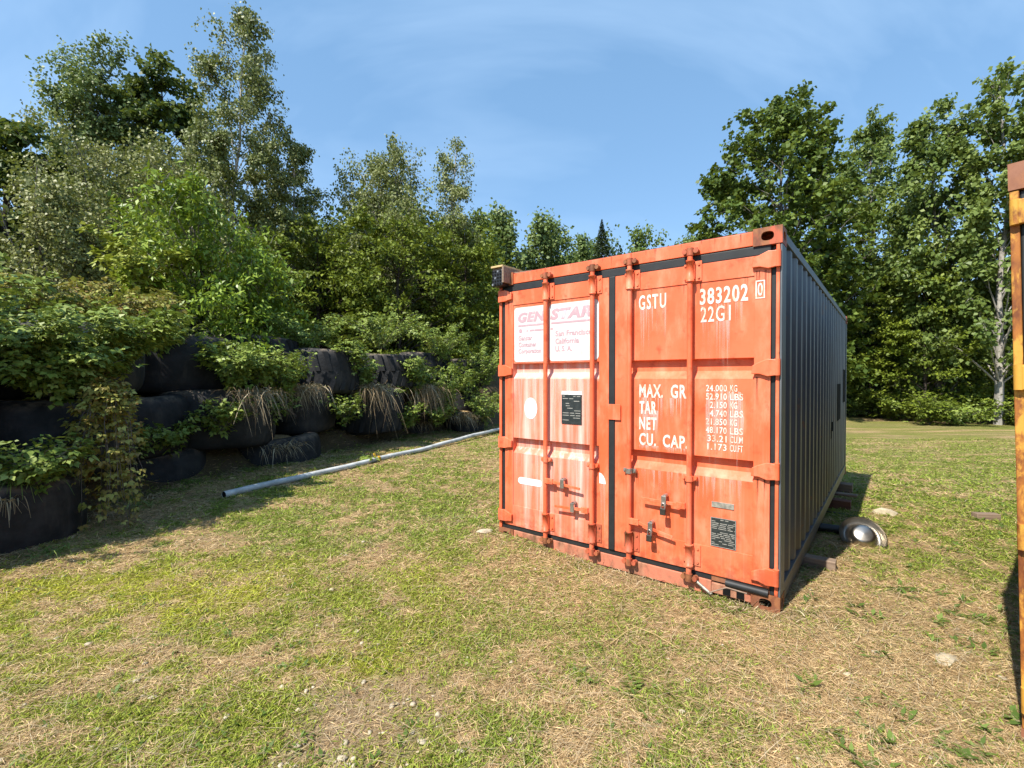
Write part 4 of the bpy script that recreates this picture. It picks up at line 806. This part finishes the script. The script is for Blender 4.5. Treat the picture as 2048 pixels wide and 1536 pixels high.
for x_ in (.574, 1.048, 1.381, 1.853):
    dd_ = dl if x_ < 1.2 else dr; runs(dd_, x_ + .03, x_ + .075, 2.285, 5, .05, .3, .0056, int(x_ * 100), .7, 0, 'rustrun'); runs(dd_, x_ - .05, x_ + .06, .828, 5, .04, .2, .0056, int(x_ * 120), .7, 0, 'rustrun')
for z_ in (2.31, 1.59, .895):
    runs(dr, 2.285, 2.37, z_, 8, .04, .3, -.0014, int(z_ * 50), .7, 0, 'rustrun'); runs(dl, .08, .165, z_ + .01, 8, .04, .25, -.0014, int(z_ * 70), .6, 0, 'rustrun')
runs(dr, 1.36, 2.26, 2.277, 16, .02, .14, .0056, 71, .6, 0, 'rustrun'); runs(dl, .19, 1.08, 2.277, 10, .01, .03, .0056, 72, .6, 0, 'rustrun'); runs(OC, .2, 2.24, 2.578, 30, .02, .09, .0032, 73, .7, 0, 'rustrun')
MB().box((2.001, .001, .655), (2.152, .0065, .695)).build('data_plate', M['plate_pale'], dr, .001); MB().box((1.995, .001, .374), (2.167, .0065, .582)).build('data_plate', M['plate'], dr, .001)
mb = MB()
for i in range(15):
    z = .566 - i * .0128; x = 2.003
    while x < 2.155:
        w = g.uniform(.02, .06)
        if g.random() < .7: mb.add([(x, 0, z), (min(x + w, 2.158), 0, z), (min(x + w, 2.158), 0, z + .005), (x, 0, z + .005)], [(0, 1, 2, 3)])
        x += w + .008
for q in ((1.996, 2.166, .578, .582), (1.996, 2.166, .374, .378), (1.996, 2.0, .378, .578), (2.162, 2.166, .378, .578)): mb.add([(q[0], 0, q[2]), (q[1], 0, q[2]), (q[1], 0, q[3]), (q[0], 0, q[3])], [(0, 1, 2, 3)])
mb.build('plate_print', M['plate_text'], dr, kind='stuff')
mb = MB().add([(2.0, .013, .12), (2.374, .013, .12), (2.374, .013, .163), (2.0, .013, .163)], [(0, 1, 2, 3)]); mb.build('rusted_gap', M['rust'], OC)
MB().tube([(2.10, .005, .130), (2.37, .005, .128)], .026, 10).build('torn_gasket', M['gasket'], OC); MB().tube([(1.86, -.01, .12), (1.93, -.03, .085), (2.0, -.045, .05), (2.02, -.05, .045)], .011, 8).build('torn_gasket', M['plate_pale'], OC)
for x in (2.08, 2.17): MB().box((x, .004, .04), (x + .05, .008, .085)).build('sill_slot', M['dark'], OC)
# openings cut in the side wall
for y0, y1, z0, z1 in ((4.42, 4.98, .98, 1.50), (5.45, 5.88, 1.20, 1.72), (3.55, 3.68, .82, .93), (3.75, 3.86, .90, 1.02)):
    MB().box((W_ - .03, y0, z0), (W_ - .0095, y1, z1)).build('side_opening', M['dark'], OC)
MB().box((W_ - .05, D_ + .0, 1.75), (W_ - .03, D_ + .02, 2.3)).build('rear_door_rod', M['zinc'], OC)
# yellow neighbour
YC = container((2.232, 2.048, -.07), -math.atan2(.766, .643), 'rusty yellow shipping container whose corner post stands beside the lawn', M['yellow_clean'], M['yellow'], M['rust'], M['yellow'], M['redroof'])
YC.rotation_euler = (Matrix.Rotation(-math.atan2(.766, .643), 3, 'Z') @ Matrix.Rotation(R(-1.45), 3, 'Y')).to_euler()
d1 = door(YC, .076, 1.184, .174, 1.095, M['yellow_clean']); d2 = door(YC, 1.242, 2.374, 1.345, 2.274, M['yellow_clean'])
for z in (2.375, 1.655, .96, .25): hinge(d1, z, False, M['yellow_clean']); hinge(d2, z, True, M['yellow_clean'])
for d_, x in ((d1, .574), (d1, 1.048), (d2, 1.381), (d2, 1.853)): lock_rod(d_, x, (M['yellow_clean'], M['rust']))
# ------------------------------------------------------------------ small things
def local(x, y, z=0): return Vector((CO[0] + CX[0] * x + CY[0] * y, CO[1] + CX[1] * x + CY[1] * y, z))
# perforated box with a wooden lid on the container's top corner
sp = empty('perforated_box', local(.065, -.10, 2.46), YAW, 'black perforated box under a pale wooden lid on the orange container corner', 'box')
sp.scale = (.88, .88, .92)
mb = MB().box((-.085, 0, 0), (.065, .26, .17)); mb.build('case', M['blackplastic'], sp, .012)
for i in range(4):
    for j in range(5): MB().tube([(-.068 + i * .036, -.004, .02 + j * .033), (-.068 + i * .036, .002, .02 + j * .033)], .011, 8).build('grille_hole', M['zinc'] if (i * 3 + j * 2) % 7 == 0 else M['dark'], sp)
MB().box((-.088, -.012, .192), (.080, .34, .212)).build('lid', M['wood_pale'], sp, .003); MB().box((.068, -.01, .03), (.092, .24, .192)).build('side_board', M['wood_grey'], sp, .002)
MB().box((-.085, .02, .17), (.05, .22, .192)).build('spacer', M['wood_grey'], sp)
lath = MB().box((0, 0, 0), (.30, .05, .012)).build('wooden_lath', M['wood_grey']); lath.location = local(.075, .04, 2.595); lath.rotation_euler = (0, R(2), YAW); tag(lath, 'thin wooden lath lying on the orange container roof edge', 'lath')
# pipe along the wall foot
p0 = Vector((-3.77, 6.17, 0)); p1 = Vector((.10, 14.7, 0)); pts = []
for t in np.linspace(0, 1, 26):
    p = p0.lerp(p1, t); p.z = tz(p.x, p.y) + .044; pts.append(p)
zs = [p.z for p in pts]
for i, p in enumerate(pts): p.z = max(zs[i], .5 * zs[i] + .25 * (zs[max(i - 1, 0)] + zs[min(i + 1, 25)])) + (.05 if i > 12 else 0) * min(1, (i - 12) / 5)
pipe = empty('pipe', (p0.x, p0.y, 0), 0, 'long pale grey plastic pipe lying along the foot of the tyre wall', 'pipe')
mb = MB(); rel = [p - Vector((p0.x, p0.y, 0)) for p in pts]; mb.tube(rel, .046, 14, caps=False); mb.build('tube', M['pvc'], pipe)
MB().tube([rel[0] + (rel[0] - rel[1]).normalized() * -.004, rel[0] + (rel[1] - rel[0]).normalized() * .3], .041, 14).build('bore', M['dark'], pipe)
dv = (rel[10] - rel[8]).normalized(); MB().tube([rel[9] - dv * .06, rel[9] + dv * .06], .050, 14).build('coupling', M['pvc'], pipe)
sp_ = pts[8]; strap = empty('strap', sp_, math.atan2(dv.y, dv.x), 'yellow strap tied round the grey pipe', 'strap')
MB().tube([(-.035, 0, 0), (.035, .0, 0)], .054, 14, caps=False).build('loop', M['strap'], strap); MB().box((-.02, .03, .03), (.03, .05, .13), Matrix.Rotation(R(-25), 4, 'X')).build('tail', M['strap'], strap, .006); MB().box((-.05, -.075, -.04), (.0, -.053, .05)).build('tail', M['strap'], strap, .006)
# timbers under and beside the container
def timber(name, a, n0, n1, w, h, mat, label, cat='timber', rot=0, dz=0.):
    c = Vector((1.779 + CY[0] * a + CX[0] * n0, 3.127 + CY[1] * a + CX[1] * n0)); z = tz(c.x + CX[0] * (n1 - n0), c.y + CX[1] * (n1 - n0)) + dz
    o = MB().box((0, -w / 2, 0), (n1 - n0, w / 2, h)).build(name, mat, None, .006); o.location = (c.x, c.y, z - .015); o.rotation_euler = (0, 0, YAW + rot); return tag(o, label, cat)
timber('timber', 1.25, -.5, .22, .10, .10, M['wood_grey'], 'square timber end poking out under the slate container side')
timber('timber', 4.15, -.5, .17, .16, .13, M['wood_red'], 'reddish timber block under the rear of the slate container side'); timber('plank', 4.55, -.4, .22, .12, .03, M['wood_grey'], 'grey plank lying beside the reddish timber block', 'plank', dz=.13)
timber('flat_bar', 3.75, -.4, .42, .05, .03, M['blackplastic'], 'thin black bar sticking out across the container shadow', 'bar', R(-6))
o = timber('timber', 5.5, -.5, .12, .2, .16, M['wood_grey'], 'thick timber support under the far end of the slate side')
bp = MB().tube([(0, 0, 0), (.55, .05, .01)], .045, 12).build('black_pipe', M['blackplastic']); c = Vector((1.779 + CY[0] * 2.55 - .05, 3.127 + CY[1] * 2.55)); bp.location = (c.x, c.y, tz(c.x, c.y) + .05); bp.rotation_euler = (0, 0, YAW); tag(bp, 'short black pipe between the container and the steel hub', 'pipe')
tw = MB().box((-.13, -.05, 0), (.13, .05, .09)).build('wood_block', M['wood_grey'], None, .006); tw.location = (5.90, 5.87, tz(5.90, 5.87) - .01); tw.rotation_euler = (0, 0, R(-8)); tag(tw, 'small wooden block on the grass beside the yellow container', 'block')
# polished steel hub cover
hub = empty('hub_cover', (3.50, 4.72, tz(3.5, 4.72)), 0, 'polished steel wheel hub cover lying tilted on the grass', 'hub cover')
HM = Matrix.Translation((0, 0, .055)) @ Matrix.Rotation(R(-22), 4, 'Z') @ Matrix.Rotation(R(50), 4, 'X') @ Matrix.Scale(.84, 4)
MB().lathe([(.235, .075), (.238, .07), (.226, .045), (.205, .01), (.185, -.010), (.168, -.012)], 48, HM).build('flange', M['steel'], hub); MB().lathe([(.168, -.012), (.165, .025), (.152, .062), (.130, .098), (.112, .118)], 48, HM).build('barrel', M['steel'], hub); MB().lathe([(.112, .118), (.104, .126), (.08, .132), (.0, .136)], 40, HM).build('cap', M['steel'], hub)
def rock(loc, s, seed, label, name='stone', mat='stone', cat='stone', rz=0):
    g = np.random.default_rng(seed); bm = bmesh.new(); bmesh.ops.create_icosphere(bm, subdivisions=3, radius=1); v = np.array([q.co[:] for q in bm.verts]); ds = unit(g.normal(0, 1, (14, 3))); 
    for d, k in zip(ds, g.uniform(.55, .9, 14)):
        e = v @ d; v = v - d[None] * np.maximum(e - k, 0)[:, None] * .95
    for q, c in zip(bm.verts, v): q.co = c * np.array(s)
    me = bpy.data.meshes.new(name); bm.to_mesh(me); bm.free(); me.materials.append(M[mat]); o = bpy.data.objects.new(name, me); link(o); o.location = loc; o.rotation_euler = (0, 0, rz); return tag(o, label, cat)
rock((4.77, 6.02, tz(4.77, 6.02) + .02), (.17, .10, .06), 1, 'flat tan stone on the lawn beyond the steel hub', rz=R(-35)); rock((-.27, 4.62, tz(-.27, 4.62) + .01), (.09, .05, .03), 2, 'pale flat stone at the left foot of the container doors', rz=R(20))
rock((2.42, 2.62, tz(2.42, 2.62) + .0), (.10, .06, .018), 4, 'sandy flat stone in the dry grass beside the yellow container', rz=.3)
st = MB().tube([(0, 0, .02), (.13, -.01, .06), (.25, .0, .02)], .005, 6).build('stick', M['wood_grey']); st.location = local(2.02, -.09, .05); st.rotation_euler = (0, R(-14), YAW); tag(st, 'dry stick leaning on the bent door sill', 'stick')
wr = MB().tube([(0, 0, .01), (.16, .13, .04), (.22, .16, .045), (.32, .10, .03), (.42, -.02, .01)], .0018, 6).build('wire', M['wood_pale']); wr.location = (.55, 2.75, tz(.55, 2.75)); tag(wr, 'bent pale stalk arching over the grass before the doors', 'stalk')
sg = MB().box((-.16, -.10, 0), (.16, .10, .02)).build('board', M['ochre'], None, .003); sg.location = (px_x(150, 5.1), 5.1, px_z(950, 5.1)); sg.rotation_euler = (R(25), R(-8), R(20)); tag(sg, 'yellow brown board in the shade under the tyres', 'board')
# tufts of grass against the container foot
for i, (x, y, n, ln) in enumerate(((.35, -.06, 60, .14), (.9, -.05, 70, .12), (1.5, -.06, 50, .10), (1.95, -.07, 90, .16), (2.25, -.07, 80, .18), (2.5, .05, 60, .15), (.1, -.05, 50, .12), (.6, -.05, 60, .1), (1.2, -.06, 70, .12), (1.7, -.07, 80, .13), (2.1, -.09, 80, .15), (2.47, .5, 60, .16), (2.48, 1.1, 70, .18), (2.47, 1.9, 60, .2), (2.48, 2.7, 70, .2), (2.47, 3.5, 60, .2), (2.48, 4.8, 70, .25))):
    p = local(x, y); tuft('foot_grass', (p.x, p.y, tz(p.x, p.y)), n, ln, .003, 'straw' if i % 3 else 'longgrass', 'dry grass tuft growing against the foot of the orange container', 'grass tufts against the container', 'grass tuft', 300 + i, .7, 1.0, None, .09)
